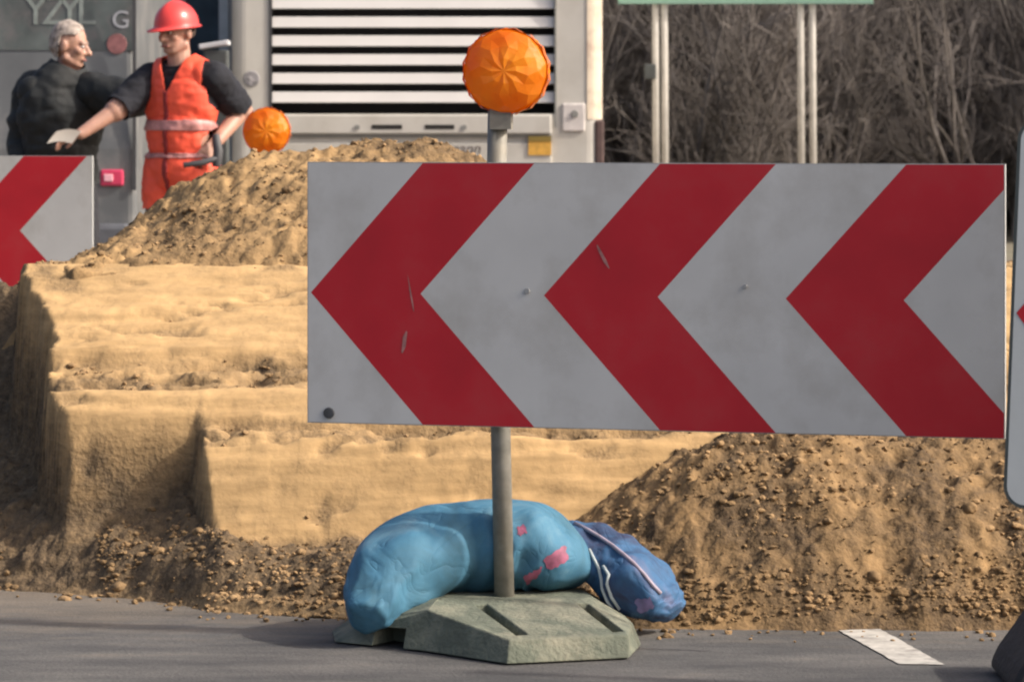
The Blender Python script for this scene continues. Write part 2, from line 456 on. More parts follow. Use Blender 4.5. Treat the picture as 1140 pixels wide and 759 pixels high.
def bank_h(X, Y):
    wob = .035 * fbm(X, Y, 3.0, 3) + .018 * fbm(X, Y, 14.0, 5)
    soft = .030 * fbm(X, Y * .3, 1.3, 3, 2)
    Yf = 8.78 - .05 * X + soft
    v = Y - Yf + .010 * fbm(X, Y * 6 + 8, 6, 4, 4) * sstep(.10, .2, Y - Yf)
    rough = np.clip(fbm(X, Y, 11, 21) + .2, -1, 1)
    # the cut profile, bench above bench
    full = np.interp(v, [0, .035, .20, .235, .30, .325, .39, .43, .50, .56, .62, .66, 1.08, 1.12, 1.7, 4.0, 5.0], [.03, .07, .36, .40, .405, .43, .485, .495, .50, .525, .532, .588, .795, .80, .78, .02, -.05])
    noC = np.interp(v, [.16, .22, .285, .325, .345, .39, .43, .50, .56, .62, .66, 1.08, 1.12, 1.7, 4.0, 5.0], [.0, .10, .17, .42, .45, .485, .495, .50, .525, .532, .588, .795, .80, .78, .02, -.05])
    e = road_edge(X)
    slope = np.interp(Y - e, [0, .25, .75, 1.2, 1.55, 2.0, 3.6], [0, .09, .24, .40, .70, .66, -.05])
    wx = .022 * fbm(X * .4, Y + .5 * X, 19, 35, 4, .65) + wob * 1.0 + .03 * vnoise(Y * 7 + 3, X * 5, 33)
    kC = sstep(-.815, -.785, X + wx + .05 * (v - .1))
    kB = sstep(-1.22, -1.18, X + wx + .27 * (np.minimum(v, 1.15) - .3))
    h = full * kC + noC * (1 - kC)
    h = h * kB + np.minimum(slope, np.maximum(h, slope)) * (1 - kB)
    # taluses of fallen sand
    d = Y - e
    tal = np.minimum(d * .60, .135 + .13 * sstep(-.70, -.95, X) * sstep(-1.5, -1.1, X)) + .03 * fbm(X, Y, 5, 40)
    tal = np.where(d > 0, tal * sstep(0, .12, d), -.02 + d * .2)
    soil = np.zeros_like(X)
    is_tal = sstep(-.035, .02, tal - h)
    h = np.maximum(h, tal) + .0
    crumb = sstep(.43, .46, v) * (1 - sstep(.62, .66, v))
    crack = sstep(.225, .24, v) * (1 - sstep(.305, .33, v))
    edge_fall = 4 * kC * (1 - kC) * (1 - sstep(.34, .42, v)) + 4 * kB * (1 - kB)
    left = (1 - kB)
    r = np.clip(np.maximum.reduce([is_tal, .55 * crumb, .35 * crack, .5 * edge_fall, left]), 0, 1)
    h = h + r * (.030 * fbm(X, Y, 9, 50) + .020 * np.abs(fbm(X, Y, 26, 51)) + .010 * fbm(X, Y, 70, 52, 2))
    lay = 2 * np.pi * h / .052 + 2.6 * fbm(X, X * 0 + Y * .3, 1.1, 63, 3)
    h = h + (1 - r) * .0085 * np.sin(lay + 2.0 * fbm(X, h * 4, 7, 65, 3)) * np.clip(.35 + 1.3 * fbm(X, h * 9, 2.6, 64, 3), -.2, 1.3) + (1 - r) * .004 * fbm(X * .35, h * 3 + Y, 26, 66, 4, .7)
    bite = sstep(.22, .42, fbm(X * .55, Y * 1.6 + h, 8, 67, 4, .6)) * (1 - r)
    h = h - .016 * bite
    h = h + (1 - r) * (.004 * fbm(X, Y, 3, 60, 2) + .0015 * fbm(X, Y * 2, 30, 61, 2) + .005 * vnoise(X * .8, Y * 30, 62))
    rid = np.clip(1 - 3.2 * np.abs(fbm(X * .30, Y + .05 * fbm(X, Y, 4, 75), 17, 74, 3)), 0, 1)
    h = h - rid * (.036 * crumb + .030 * crack)
    # chunks broken out of the cut faces and ledges
    pit = sstep(.32, .52, fbm(X, Y, 6.5, 70))
    h = h - pit * (.022 * crumb + .012 * crack + .002)
    top = sstep(1.1, 1.2, v) * .5
    wall = 1 - sstep(.5, .97, kB); foot = (1 - kC) * (1 - sstep(.20, .29, h + .03 * fbm(X, Y, 9, 76))) * sstep(.05, .15, d)  # wall: shade on the block's left face, painted in as soil tone
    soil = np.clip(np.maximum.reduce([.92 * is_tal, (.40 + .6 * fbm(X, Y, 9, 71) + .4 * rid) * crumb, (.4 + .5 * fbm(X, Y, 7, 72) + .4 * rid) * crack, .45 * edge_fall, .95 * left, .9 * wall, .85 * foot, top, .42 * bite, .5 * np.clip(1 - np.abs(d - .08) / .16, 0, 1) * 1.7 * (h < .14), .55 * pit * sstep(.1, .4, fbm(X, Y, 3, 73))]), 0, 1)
    fade = sstep(0, .05, d)
    return np.where(d < 0, -.03, h * fade + (1 - fade) * -.01), soil


RID_X = [-2.6, -1.9, -1.45, -1.30, -1.02, -.80, -.62, -.45, -.275, -.12, .05, .3, .7, 1.2, 2.4]
RID_Z = [-.3, .1, .66, .80, .995, 1.115, 1.145, 1.145, 1.150, 1.10, 1.03, .95, .86, .78, .6]


def heap_h(X, Y):
    r = np.interp(X, RID_X, RID_Z) + .02 * fbm(X, X * 0, 4, 80)
    Yf = 9.87 + .03 * fbm(X, X * 0 + 5, 3, 81) + .55 * (1 - sstep(-1.42, -1.24, X))
    yc = Y - Yf
    prof = np.interp(yc, [-.3, -.04, .10, .45, .80, 1.0, 1.6, 2.3, 3.0], [-4.0, -.15, .18, .68, 1.0, 1.0, .55, -.2, -2.0])
    h = .79 + (r - .79) * prof
    h = np.where(r < .80, r - np.maximum(0, -yc) * 9 - np.maximum(0, yc - 1.0) * .6, h)
    h = h - 9 * np.maximum(0, -yc) - .5 * np.maximum(0, yc - 1.0)
    h = h + .040 * fbm(X, Y, 5, 82) + .022 * np.abs(fbm(X, Y, 16, 83)) + .022 * fbm(X, Y, 38, 84, 3, .7) - .016
    soil = np.clip(.45 + .75 * fbm(X, Y, 3.2, 85) + .4 * sstep(.55, .9, yc), 0, 1)
    return h, soil


def dirt_h(X, Y):
    e = road_edge(X) - .015 + .03 * fbm(X, X * 0 + 2, 7, 90)
    c = np.interp(X, [-.35, -.05, .05, .16, .29, .45, .565, .8, 1.3, 1.8, 2.3, 2.7], [-.1, .02, .10, .195, .285, .375, .405, .425, .415, .36, .2, -.1])
    d = Y - e
    prof = np.interp(d, [-.05, 0, .05, .30, .52, .64, .9, 1.4, 1.9], [-.1, 0, .16, .66, .97, 1.0, .95, .3, -.6])
    h = c * prof
    amp = sstep(0, .1, d)
    h = h + amp * (.045 * fbm(X, Y, 4, 91) + .016 * np.abs(fbm(X, Y, 13, 92)) + .024 * fbm(X, Y, 34, 93, 4, .7) - .008)
    soil = np.clip(.80 + .7 * fbm(X, Y, 7, 94), 0, 1)
    # a spill of drier yellow sand down the middle of the pile
    sp = np.exp(-((X - .82 - .10 * fbm(Y, Y * 0, 3, 95)) / .13) ** 2) * sstep(.15, .45, d)
    soil = np.clip(soil - .55 * sp * (1 + fbm(X, Y, 14, 97)), 0, 1)
    return h, soil


def field(name, fn, xs, ys, m, keep=None):
    X, Y = np.meshgrid(xs, ys)
    H, S = fn(X, Y)
    nx, ny = len(xs), len(ys)
    # shear the grid sideways a little so steep faces crumble instead of combing
    rg = np.clip(S * 1.6 - .75, 0, 1)
    JX = X + rg * .006 * fbm(X, Y + H, 30, 101, 2); JY = Y + (.0025 + .009 * rg) * fbm(X + 7, H * 3 + Y, 22, 102, 3)
    co = np.stack([JX, JY, H], -1).reshape(-1, 3)
    idx = np.arange(nx * ny).reshape(ny, nx)
    q = np.stack([idx[:-1, :-1], idx[:-1, 1:], idx[1:, 1:], idx[1:, :-1]], -1).reshape(-1, 4)
    if keep is not None:
        k = keep(X, Y, H)
        kk = (k[:-1, :-1] | k[:-1, 1:] | k[1:, 1:] | k[1:, :-1]).reshape(-1)
        q = q[kk]
        used = np.unique(q); remap = -np.ones(nx * ny, dtype=np.int64); remap[used] = np.arange(len(used))
        co = co[used]; S = S.reshape(-1)[used]; q = remap[q]
    S = S.reshape(-1)
    me = bpy.data.meshes.new(name)
    me.vertices.add(len(co)); me.vertices.foreach_set('co', co.astype(np.float32).ravel())
    me.loops.add(q.size); me.loops.foreach_set('vertex_index', q.astype(np.int32).ravel())
    me.polygons.add(len(q)); me.polygons.foreach_set('loop_start', np.arange(0, q.size, 4, dtype=np.int32))
    me.polygons.foreach_set('use_smooth', np.ones(len(q), dtype=bool))
    me.update(calc_edges=True)
    at = me.attributes.new('soil', 'FLOAT', 'POINT'); at.data.foreach_set('value', S.astype(np.float32))
    me.materials.append(m)
    o = bpy.data.objects.new(name, me); col.objects.link(o)
    return o


# ------------------------------------------------------------------ ground, road, markings, hill
def sheet(name, pts, z, m, sub=None):
    b = MB(); b.add([(x, y, z) for x, y in pts], [list(range(len(pts)))])
    o = b.build(name, m); o['kind'] = 'structure'
    return o


sheet('ground', [(-900, -300), (900, -300), (900, 1500), (-900, 1500)], -.012, M['verge'])
sheet('road', [(-40, -30), (40, -30), (40, 31), (-40, 31)], -.004, M['asphalt'])
# dashed line running away from the camera, its end under the soil
b = MB()
rg_ = random.Random(3); eL = []; eR = []
for k in range(27):
    t_ = k / 26; jx = lambda: rg_.uniform(-.0018, .0018)
    eL.append((.862 - .107 * t_ + jx(), 7.765 + .635 * t_, 0)); eR.append((.962 - .100 * t_ + jx(), 7.755 + .645 * t_, 0))
b.add(eL + eR, [(k, 27 + k, 28 + k, k + 1) for k in range(26)])
o = b.build('road_marking', M['marking']); o['kind'] = 'structure'; o.location.z = -.0015

def hill():
    xs = np.linspace(-70, 70, 141); ys = np.concatenate([np.linspace(44, 78, 52), np.linspace(82, 160, 12)])
    X, Y = np.meshgrid(xs, ys)
    H = np.interp(Y, [44, 50, 62, 70, 78, 160], [-.05, .5, 2.4, 3.4, 4.0, 4.2]) + .35 * fbm(X, Y, .12, 200) + .18 * fbm(X, Y, .6, 202)
    H = np.where(Y < 45, -.05, H)
    mb = MB()
    nx = len(xs)
    mb.v = [tuple(p) for p in np.stack([X, Y, H], -1).reshape(-1, 3)]
    for j in range(len(ys) - 1):
        for i in range(nx - 1):
            mb.f.append([j * nx + i, j * nx + i + 1, (j + 1) * nx + i + 1, (j + 1) * nx + i]); mb.m.append(0); mb.sm.append(True)
    o = mb.build('wooded_hill', M['litter']); o['kind'] = 'structure'
hill()

# ------------------------------------------------------------------ sand bank, heap and dirt pile
xs = np.arange(-2.7, 2.7, .0095)
ys = np.concatenate([np.arange(8.22, 10.0, .0085), np.arange(10.0, 14.2, .03)])
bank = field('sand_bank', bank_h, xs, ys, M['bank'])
tag(bank, 'long bank of pale yellow sand cut in smooth ledges beside the road', 'sand bank')
heap = field('soil_heap', heap_h, np.arange(-2.4, 1.6, .011), np.concatenate([np.arange(9.6, 10.9, .010), np.arange(10.9, 13.0, .03)]), M['heap'],
             lambda X, Y, H: H > bank_h(X, Y)[0] - .03)
tag(heap, 'loose lumpy tan soil heaped on top of the smooth sand ledge', 'soil heap')
dirt = field('dirt_pile', dirt_h, np.arange(-.4, 2.75, .0095), np.arange(8.22, 10.2, .0085), M['dirt'],
             lambda X, Y, H: (H > bank_h(X, Y)[0] - .03) & (H > -.02))
tag(dirt, 'low mound of crumbly brown soil at the road edge right of the sandbags', 'dirt pile')


def clods():
    rng = np.random.default_rng(5)
    b = MB()
    base = []
    bm = bmesh.new(); bmesh.ops.create_icosphere(bm, subdivisions=1, radius=1.0)
    vs0 = np.array([v.co[:] for v in bm.verts]); fs0 = [[v.index for v in f.verts] for f in bm.faces]; bm.free()
    bm = bmesh.new(); bmesh.ops.create_icosphere(bm, subdivisions=3, radius=1.0)
    vs2 = np.array([v.co[:] for v in bm.verts]); fs2 = [[v.index for v in f.verts] for f in bm.faces]; bm.free()
    def put(X, Y, z, r):
        if r > .011:
            o_ = rng.uniform(0, 50)
            k = 1 + .55 * fbm(vs2[:, 0] + o_, vs2[:, 1] + .7 * vs2[:, 2], 1.8, 7, 5, .7)
            s = vs2 * k[:, None] * np.array([rng.uniform(.9, 1.4), rng.uniform(.8, 1.2), rng.uniform(.55, .85)]) * r
            a = rng.uniform(0, 6.3); ca, sa = math.cos(a), math.sin(a)
            b.add(np.stack([s[:, 0] * ca - s[:, 1] * sa + X, s[:, 0] * sa + s[:, 1] * ca + Y, s[:, 2] + z - r * .15], -1).tolist(), fs2, 0, True)
            return
        s = vs0 * (1 + rng.uniform(-.3, .3, (len(vs0), 1))) * np.array([rng.uniform(.8, 1.5), rng.uniform(.8, 1.3), rng.uniform(.5, .9)]) * r
        a = rng.uniform(0, 6.3); ca, sa = math.cos(a), math.sin(a)
        p = np.stack([s[:, 0] * ca - s[:, 1] * sa + X, s[:, 0] * sa + s[:, 1] * ca + Y, s[:, 2] + z + r * .15], -1)
        b.add(p.tolist(), fs0, 0, False)
    def surf(X, Y):
        a = np.array([[X]]); c = np.array([[Y]])
        return max(float(bank_h(a, c)[0][0, 0]), float(heap_h(a, c)[0][0, 0]), float(dirt_h(a, c)[0][0, 0]))
    n = 30000
    X = rng.uniform(-2.0, 2.1, n); Y = np.empty(n); kind = rng.uniform(0, 1, n)
    e = road_edge(X)
    Y = np.where(kind < .38, e + rng.exponential(.16, n), np.where(kind < .62, rng.uniform(9.85, 10.9, n), np.where(kind < .72, rng.uniform(9.2, 9.5, n), e + rng.uniform(0, .9, n))))
    Hb, Sb = bank_h(X[None], Y[None]); Hh, Sh = heap_h(X[None], Y[None]); Hd, Sd = dirt_h(X[None], Y[None])
    Z = np.maximum.reduce([Hb, Hh, Hd])[0]
    # keep clods on rough ground: loose heap, dirt pile, talus
    roughness = np.where(Hh >= np.maximum(Hb, Hd), 1, np.where(Hd >= Hb, 1, Sb))[0]
    patch = np.clip(.5 + 1.3 * fbm(X, Y + Z, 4.5, 301, 3), .06, 1)
    gx = np.abs(bank_h(X[None] + .03, Y[None])[0] - bank_h(X[None] - .03, Y[None])[0])[0] / .06
    on_heap = (Hh >= np.maximum(Hb, Hd))[0]; on_dirt = ((Hd > Hb) & (Hd > Hh))[0]
    for i in range(n):
        if rng.uniform() > (roughness[i] * 1.1 - .05) * patch[i] or Y[i] < e[i] - .05: continue
        if gx[i] > 1.0 and not on_heap[i] and not on_dirt[i]: continue
        if on_heap[i] and X[i] > 1.2: continue
        if abs(X[i] + 1.2 + .27 * (Y[i] - 9.1)) < .10 and Y[i] > 8.9 and not on_heap[i]: continue
        r = .0022 + min(rng.exponential(.0025), .009) if rng.uniform() > .004 else rng.uniform(.010, .020)
        put(X[i], Y[i], Z[i], min(r, .024))
    # a few crumbs rolled onto the asphalt
    for i in range(140):
        x = rng.uniform(-1.9, 1.9); y = float(road_edge(x)) - abs(rng.normal(0, .10))
        put(x, y, -.002, .003 + rng.exponential(.003))
    o = b.build('soil_clods', M['clod']); tag(o, 'small loose clods of earth scattered over the soil', 'clods', kind='stuff')
clods()


# ------------------------------------------------------------------ chevron signs
def chevron_board_mesh(b, width, z0, z1, tips, run=.275, wid=.27, th=.022):
    """board in its own frame: u to the right, y=0 the front face, z up; mats 0 white 1 red 2 back"""
    H = z1 - z0; zm = (z0 + z1) / 2
    def clip(poly, lo, hi):
        for side, lim in ((0, lo), (1, hi)):
            out = []
            for i in range(len(poly)):
                p, q = poly[i], poly[(i + 1) % len(poly)]
                ip = p[0] >= lim if side == 0 else p[0] <= lim
                iq = q[0] >= lim if side == 0 else q[0] <= lim
                if ip: out.append(p)
                if ip != iq:
                    t = (lim - p[0]) / (q[0] - p[0]); out.append((lim, p[1] + t * (q[1] - p[1])))
            poly = out
            if not poly: return []
        return poly
    # boundaries alternate: white before the first tip, red, white, red ...
    bounds = []
    for t in tips: bounds += [(t, 'r'), (t + wid, 'w')]
    for half in (0, 1):
        zz = (zm, z1) if half == 0 else (zm, z0)
        segs = [(-9.0, 0)] + [(t, 1 if k == 'r' else 0) for t, k in bounds]
        for i, (t, mi) in enumerate(segs):
            t2 = segs[i + 1][0] if i + 1 < len(segs) else 9.0
            poly = [(t, zz[0]), (t2, zz[0]), (t2 + run, zz[1]), (t + run, zz[1])]
            poly = clip(poly, 0, width)
            if len(poly) >= 3 and max(p[0] for p in poly) - min(p[0] for p in poly) > 1e-4:
                b.add([(p[0], 0, p[1]) for p in poly], [list(range(len(poly)))], mi)
    # folded edge and back
    b.box((width / 2, th / 2 + .0015, (z0 + z1) / 2), (width + .004, th, H + .004), mi=2)


def lens_part(b, r, face, th):
    """ribbed disc lens with prism facets; face=+1 looks to -y"""
    n = 16
    rings = [(0, .040), (.30, .038), (.58, .031), (.80, .019), (.94, .005), (1.0, -.012)]
    vs = [(0, -face * (.040 + th), 0)]
    for j, (rr, d) in enumerate(rings[1:]):
        for k in range(n):
            a = 2 * math.pi * (k + .5 * (j % 2)) / n
            q = rr * r * (1 + (.035 if (k % 2 == 0 and j >= 3) else 0))
            dd = d + (.0042 if (k + j) % 2 == 0 and 0 <= j < 4 else 0)
            vs.append((q * math.cos(a), -face * (dd + th), q * math.sin(a)))
    fs = [(0, 1 + k, 1 + (k + 1) % n) for k in range(n)]
    for j in range(len(rings) - 2):
        o0 = 1 + j * n; o1 = o0 + n
        for k in range(n):
            k2 = (k + 1) % n
            if j % 2 == 0:
                fs += [(o0 + k, o1 + k, o0 + k2), (o0 + k2, o1 + k, o1 + k2)]
            else:
                fs += [(o0 + k, o1 + k, o1 + k2), (o0 + k, o1 + k2, o0 + k2)]
    b.add(vs, fs, 0, False)


def lamp(parent, loc, r, rz=0.0):
    """two sided amber warning lamp; a part with sub-parts"""
    b = MB()
    n = 32
    vs = []
    for y in (-.024, .024):
        for k in range(n):
            a = 2 * math.pi * k / n; q = r * (1.03 if k % 2 else .985)
            vs.append((q * math.cos(a), y, q * math.sin(a)))
    b.add(vs, [[k, (k + 1) % n, n + (k + 1) % n, n + k] for k in range(n)], 0)
    b.box((-.012, 0, -r - .010), (.050, .045, .05), mi=1)
    o = b.build('warning_lamp', [M['amber_dark'], M['galv']], parent)
    o.location = loc; o.rotation_euler = (0, 0, rz)
    for s in (1, -1):
        l = MB(); lens_part(l, r * .985, s, .022); l.build('lens', M['amber'], o)
    return o


def foot_plate(parent, name='foot_plate', simple=False):
    """eight sided weight plate, pole socket at the origin, long lip facing -y"""
    bot = [(.016, -.40), (.290, -.315), (.325, -.12), (.30, .22), (.10, .36), (-.20, .33), (-.40, .10), (-.385, -.07), (-.175, -.21)]
    top = [(.022, -.375), (.288, -.295), (.305, -.11), (.27, .19), (.08, .30), (-.17, .28), (-.33, .09), (-.315, -.045), (-.165, -.185)]
    lip = [.050, .050, .05, .05, .05, .05, .05, .05, .09]
    up = [(-.145, -.06), (.185, -.055), (.215, .0), (.19, .16), (.05, .22), (-.12, .20), (-.22, .06), (-.21, -.02), (-.16, -.08)]
    upz = [.098, .098, .095, .095, .095, .095, .09, .09, .10]
    n = len(bot)
    vs = [(x, y, 0) for x, y in bot] + [(x, y, z) for (x, y), z in zip(top, lip)] + [(x, y, z) for (x, y), z in zip(up, upz)]
    fs = [list(range(n))[::-1]] + [[k, (k + 1) % n, n + (k + 1) % n, n + k] for k in range(n)] + [[n + k, n + (k + 1) % n, 2 * n + (k + 1) % n, 2 * n + k] for k in range(n)]
    vs.append((0, .05, .10)); c = len(vs) - 1
    fs += [[2 * n + k, 2 * n + (k + 1) % n, c] for k in range(n)]
    b = MB(); b.add(vs, fs)
    o = b.build(name, M['rubber'], parent)
    # grip slots and the lifting hollow cut into the side
    cut = MB()
    for (p, q) in (((-.045, -.10), (.050, -.335)), ((.190, -.085), (.268, -.275))):
        p, q = Vector((*p, 0)), Vector((*q, 0)); d = (q - p).normalized(); s = Vector((-d.y, d.x, 0)) * .014
        cut.add([p + s - Vector((0, 0, -.028)), p - s - Vector((0, 0, -.028)), q - s - Vector((0, 0, -.02)), q + s - Vector((0, 0, -.02)),
                 p + s + Vector((0, 0, .2)), p - s + Vector((0, 0, .2)), q - s + Vector((0, 0, .2)), q + s + Vector((0, 0, .2))],
                [(0, 1, 2, 3), (4, 7, 6, 5), (0, 4, 5, 1), (1, 5, 6, 2), (2, 6, 7, 3), (3, 7, 4, 0)])
    cut.box((-.25, -.14, .018), (.085, .14, .052), Matrix.Rotation(R(-33), 3, 'Z'))
    co = cut.build('slot_cutter', M['rubber'], parent)
    bo = o.modifiers.new('slots', 'BOOLEAN'); bo.object = co; bo.operation = 'DIFFERENCE'; bo.solver = 'EXACT'
    dg = bpy.context.evaluated_depsgraph_get(); dg.update()
    me = bpy.data.meshes.new_from_object(o.evaluated_get(dg))
    o.modifiers.clear(); o.data = me
    bpy.data.objects.remove(co)
    bv = o.modifiers.new('bevel', 'BEVEL'); bv.width = .006; bv.segments = 2; bv.limit_method = 'ANGLE'; bv.angle_limit = R(30)
    return o


def scuffs(parent, spots):
    for (u, z, a, L, wd) in spots:
        b = MB(); n = 10; ed = []
        for k in range(n):
            t = 2 * math.pi * k / n; q = 1 + random.uniform(-.25, .25)
            x = L * .5 * math.cos(t) * q; y = wd * .5 * math.sin(t) * q
            ed.append((u + x * math.cos(a) - y * math.sin(a), z + x * math.sin(a) + y * math.cos(a)))
        b.add([(p[0], -.0015, p[1]) for p in ed], [list(range(n))])
        b.build('scuff_mark', M['scuff'], parent)
M['scuff'] = mat('pale_scuff', (.36, .16, .15), .7, .4, 40)
M['stain'] = mat('dark_stain', (.07, .075, .08), .7, .4, 40)

# main sign: frame of the board at its left edge
ANG = -math.atan2(.43, 1.581)
BW = 1.638
left = Vector((-.481, 8.22, 0)); u = Vector((math.cos(ANG), math.sin(ANG), 0))
pole_xy = Vector((-.027, 8.150, 0))
t = empty('chevron_sign', pole_xy, 0, 'large red and grey chevron board on a pole weighed down by blue sandbags', 'road sign', 'red and white chevron boards')
b = MB(); chevron_board_mesh(b, BW, .498, 1.108, [.007 + .568 * k for k in range(3)])
bd = b.build('board_panel', [M['sheet_white'], M['sheet_red'], M['sheet_back']], t)
bd.location = left - pole_xy; bd.rotation_euler = (0, 0, ANG)
scuffs(bd, [(.238, .69, R(80), .060, .011), (.715, .895, R(118), .075, .007), (.255, .795, R(100), .09, .004)])
for (uu, zz, rr) in ((.052, .520, .014), (.535, .813, .007), (1.05, .83, .005)):
    b = MB(); b.tube([(uu, .004, zz), (uu, -.006, zz)], [rr, rr * .9], 12); b.build('rivet', M['stain'] if rr > .01 else M['sheet_back'], bd)
b = MB(); b.tube([(0.01, 0, .06), (0, 0, .5), (-.010, 0, 1.0), (-.006, 0, 1.27)], .0235, 20)
b.build('pole', M['galv'], t)
for zz in (.62, 1.0):
    b = MB(); b.box((-.012, .018, zz), (.10, .035, .035)); b.build('clamp', M['galv'], t, .004)
lamp(t, (.014, -.02, 1.322), .100, R(-6))
fp = foot_plate(t)

# left sign, farther, its lower part behind the sand
DL = 14.4
xr = (102 - 570) / 3880 * DL
t2 = empty('chevron_sign', (xr - .75, DL + .3, 0), 0, 'distant chevron board sunk behind the sand below the man in black', 'road sign', 'red and white chevron boards')
b = MB(); chevron_board_mesh(b, 1.638, .45, 1.066, [1.638 - .305 - .27 - .568 * k for k in (2, 1, 0)], run=.285)
bd2 = b.build('board_panel', [M['sheet_white2'] if 'sheet_white2' in M else M['sheet_white'], M['sheet_red'], M['sheet_back']], t2)
a2 = R(-8)
bd2.rotation_euler = (0, 0, a2)
bd2.location = Vector((xr - 1.638 * math.cos(a2), DL - 1.638 * math.sin(a2), 0)) - Vector(t2.location)
b = MB(); b.tube([(0, 0, .05), (0, 0, 1.27)], .0235, 16); b.build('pole', M['galv'], t2)
lamp(t2, (0, -.02, 1.322), .1)
f2 = fp.copy(); col.objects.link(f2); f2.parent = t2

# right sign: rounded white board, only its left edge in the picture
DR = 7.2
t3 = empty('chevron_sign', (W(1390, 0, DR).x, DR + .06, 0), 0, 'round cornered white board with only a red arrow tip showing, at the right edge', 'road sign', 'red and white chevron boards')
def rounded_board(b, width, z0, z1, rc=.045, th=.02):
    def ring(ins):
        pts = []
        for (cx, cz, a0) in ((width - rc, z1 - rc, 0), (rc, z1 - rc, 90), (rc, z0 + rc, 180), (width - rc, z0 + rc, 270)):
            for k in range(7):
                a = R(a0 + 15 * k); pts.append((cx + (rc - ins) * math.cos(a), cz + (rc - ins) * math.sin(a)))
        return pts
    o_, i_ = ring(0), ring(.007)
    n = len(o_)
    vs = [(x, 0, z) for x, z in o_] + [(x, 0, z) for x, z in i_] + [(x, th, z) for x, z in o_]
    b.add(vs, [[k, (k + 1) % n, n + (k + 1) % n, n + k] for k in range(n)] + [[k, 2 * n + k, 2 * n + (k + 1) % n, (k + 1) % n] for k in range(n)], 2)
    b.add(vs, [list(range(n, 2 * n))], 0)
    b.add(vs, [list(range(2 * n, 3 * n))], 2)
    zm = (z0 + z1) / 2; run = .30; wd = .27; hh = (z1 - z0) / 2 - .02
    for k in range(2):
        tp = .012 + .56 * k
        b.add([(x, -.0012, z) for x, z in ((tp, zm), (tp + wd, zm), (tp + wd + run, zm + hh), (tp + run, zm + hh))], [(0, 1, 2, 3)], 1)
        b.add([(x, -.0012, z) for x, z in ((tp, zm), (tp + run, zm - hh), (tp + wd + run, zm - hh), (tp + wd, zm))], [(0, 1, 2, 3)], 1)
b = MB(); rounded_board(b, 1.25, -.4025, .4025)
M['dark_edge'] = mat('dark_board_edge', (.06, .075, .075), .6)
M['sheet_mint'] = mat('pale_board_sheet', (.56, .60, .60), .5, .06, 5, dirt=(.42, .42, .40), dirt_amt=.4)
bd3 = b.build('board_panel', [M['sheet_mint'], M['sheet_red'], M['dark_edge']], t3)
bd3.rotation_euler = (0, R(2.3), R(-14))
lp = W(1125, 348, DR)
bd3.location = Vector((lp.x, lp.y, lp.z)) - Vector(t3.location)
b = MB(); b.tube([(0, 0, .05), (0, 0, 1.25)], .0235, 16); b.build('pole', M['galv'], t3)
# low black rubber foot, its sloping end just inside the picture
b = MB()
lo = W(1146, 0, DR).x - t3.location.x; hi = W(1200, 0, DR).x - t3.location.x
prof = [(lo - .02, 0), (lo - .012, .03), (lo + .0, .055), (hi - .01, .18), (.15, .165), (.25, 0)]
vs = [(x, y, z) for y in (.05, .42) for x, z in prof]
n = len(prof)
b.add(vs, [list(range(n)), list(range(n, 2 * n))] + [[k, (k + 1) % n, n + (k + 1) % n, n + k] for k in range(n)])
b.build('foot_block', M['rubber_black'], t3, .02, 3)

# the lamp that peeps over the heap
pl = W(297, 146, 15.3)
t4 = empty('lamp_post', (pl.x, pl.y + .02, 0), 0, 'small amber warning lamp half hidden behind the crest of the soil heap', 'warning lamp')
b = MB(); b.tube([(0, 0, .05), (0, 0, pl.z - .09)], .0235, 14); b.build('pole', M['galv'], t4)
lamp(t4, (0, -.02, pl.z), .104)
f4 = fp.copy(); col.objects.link(f4); f4.parent = t4


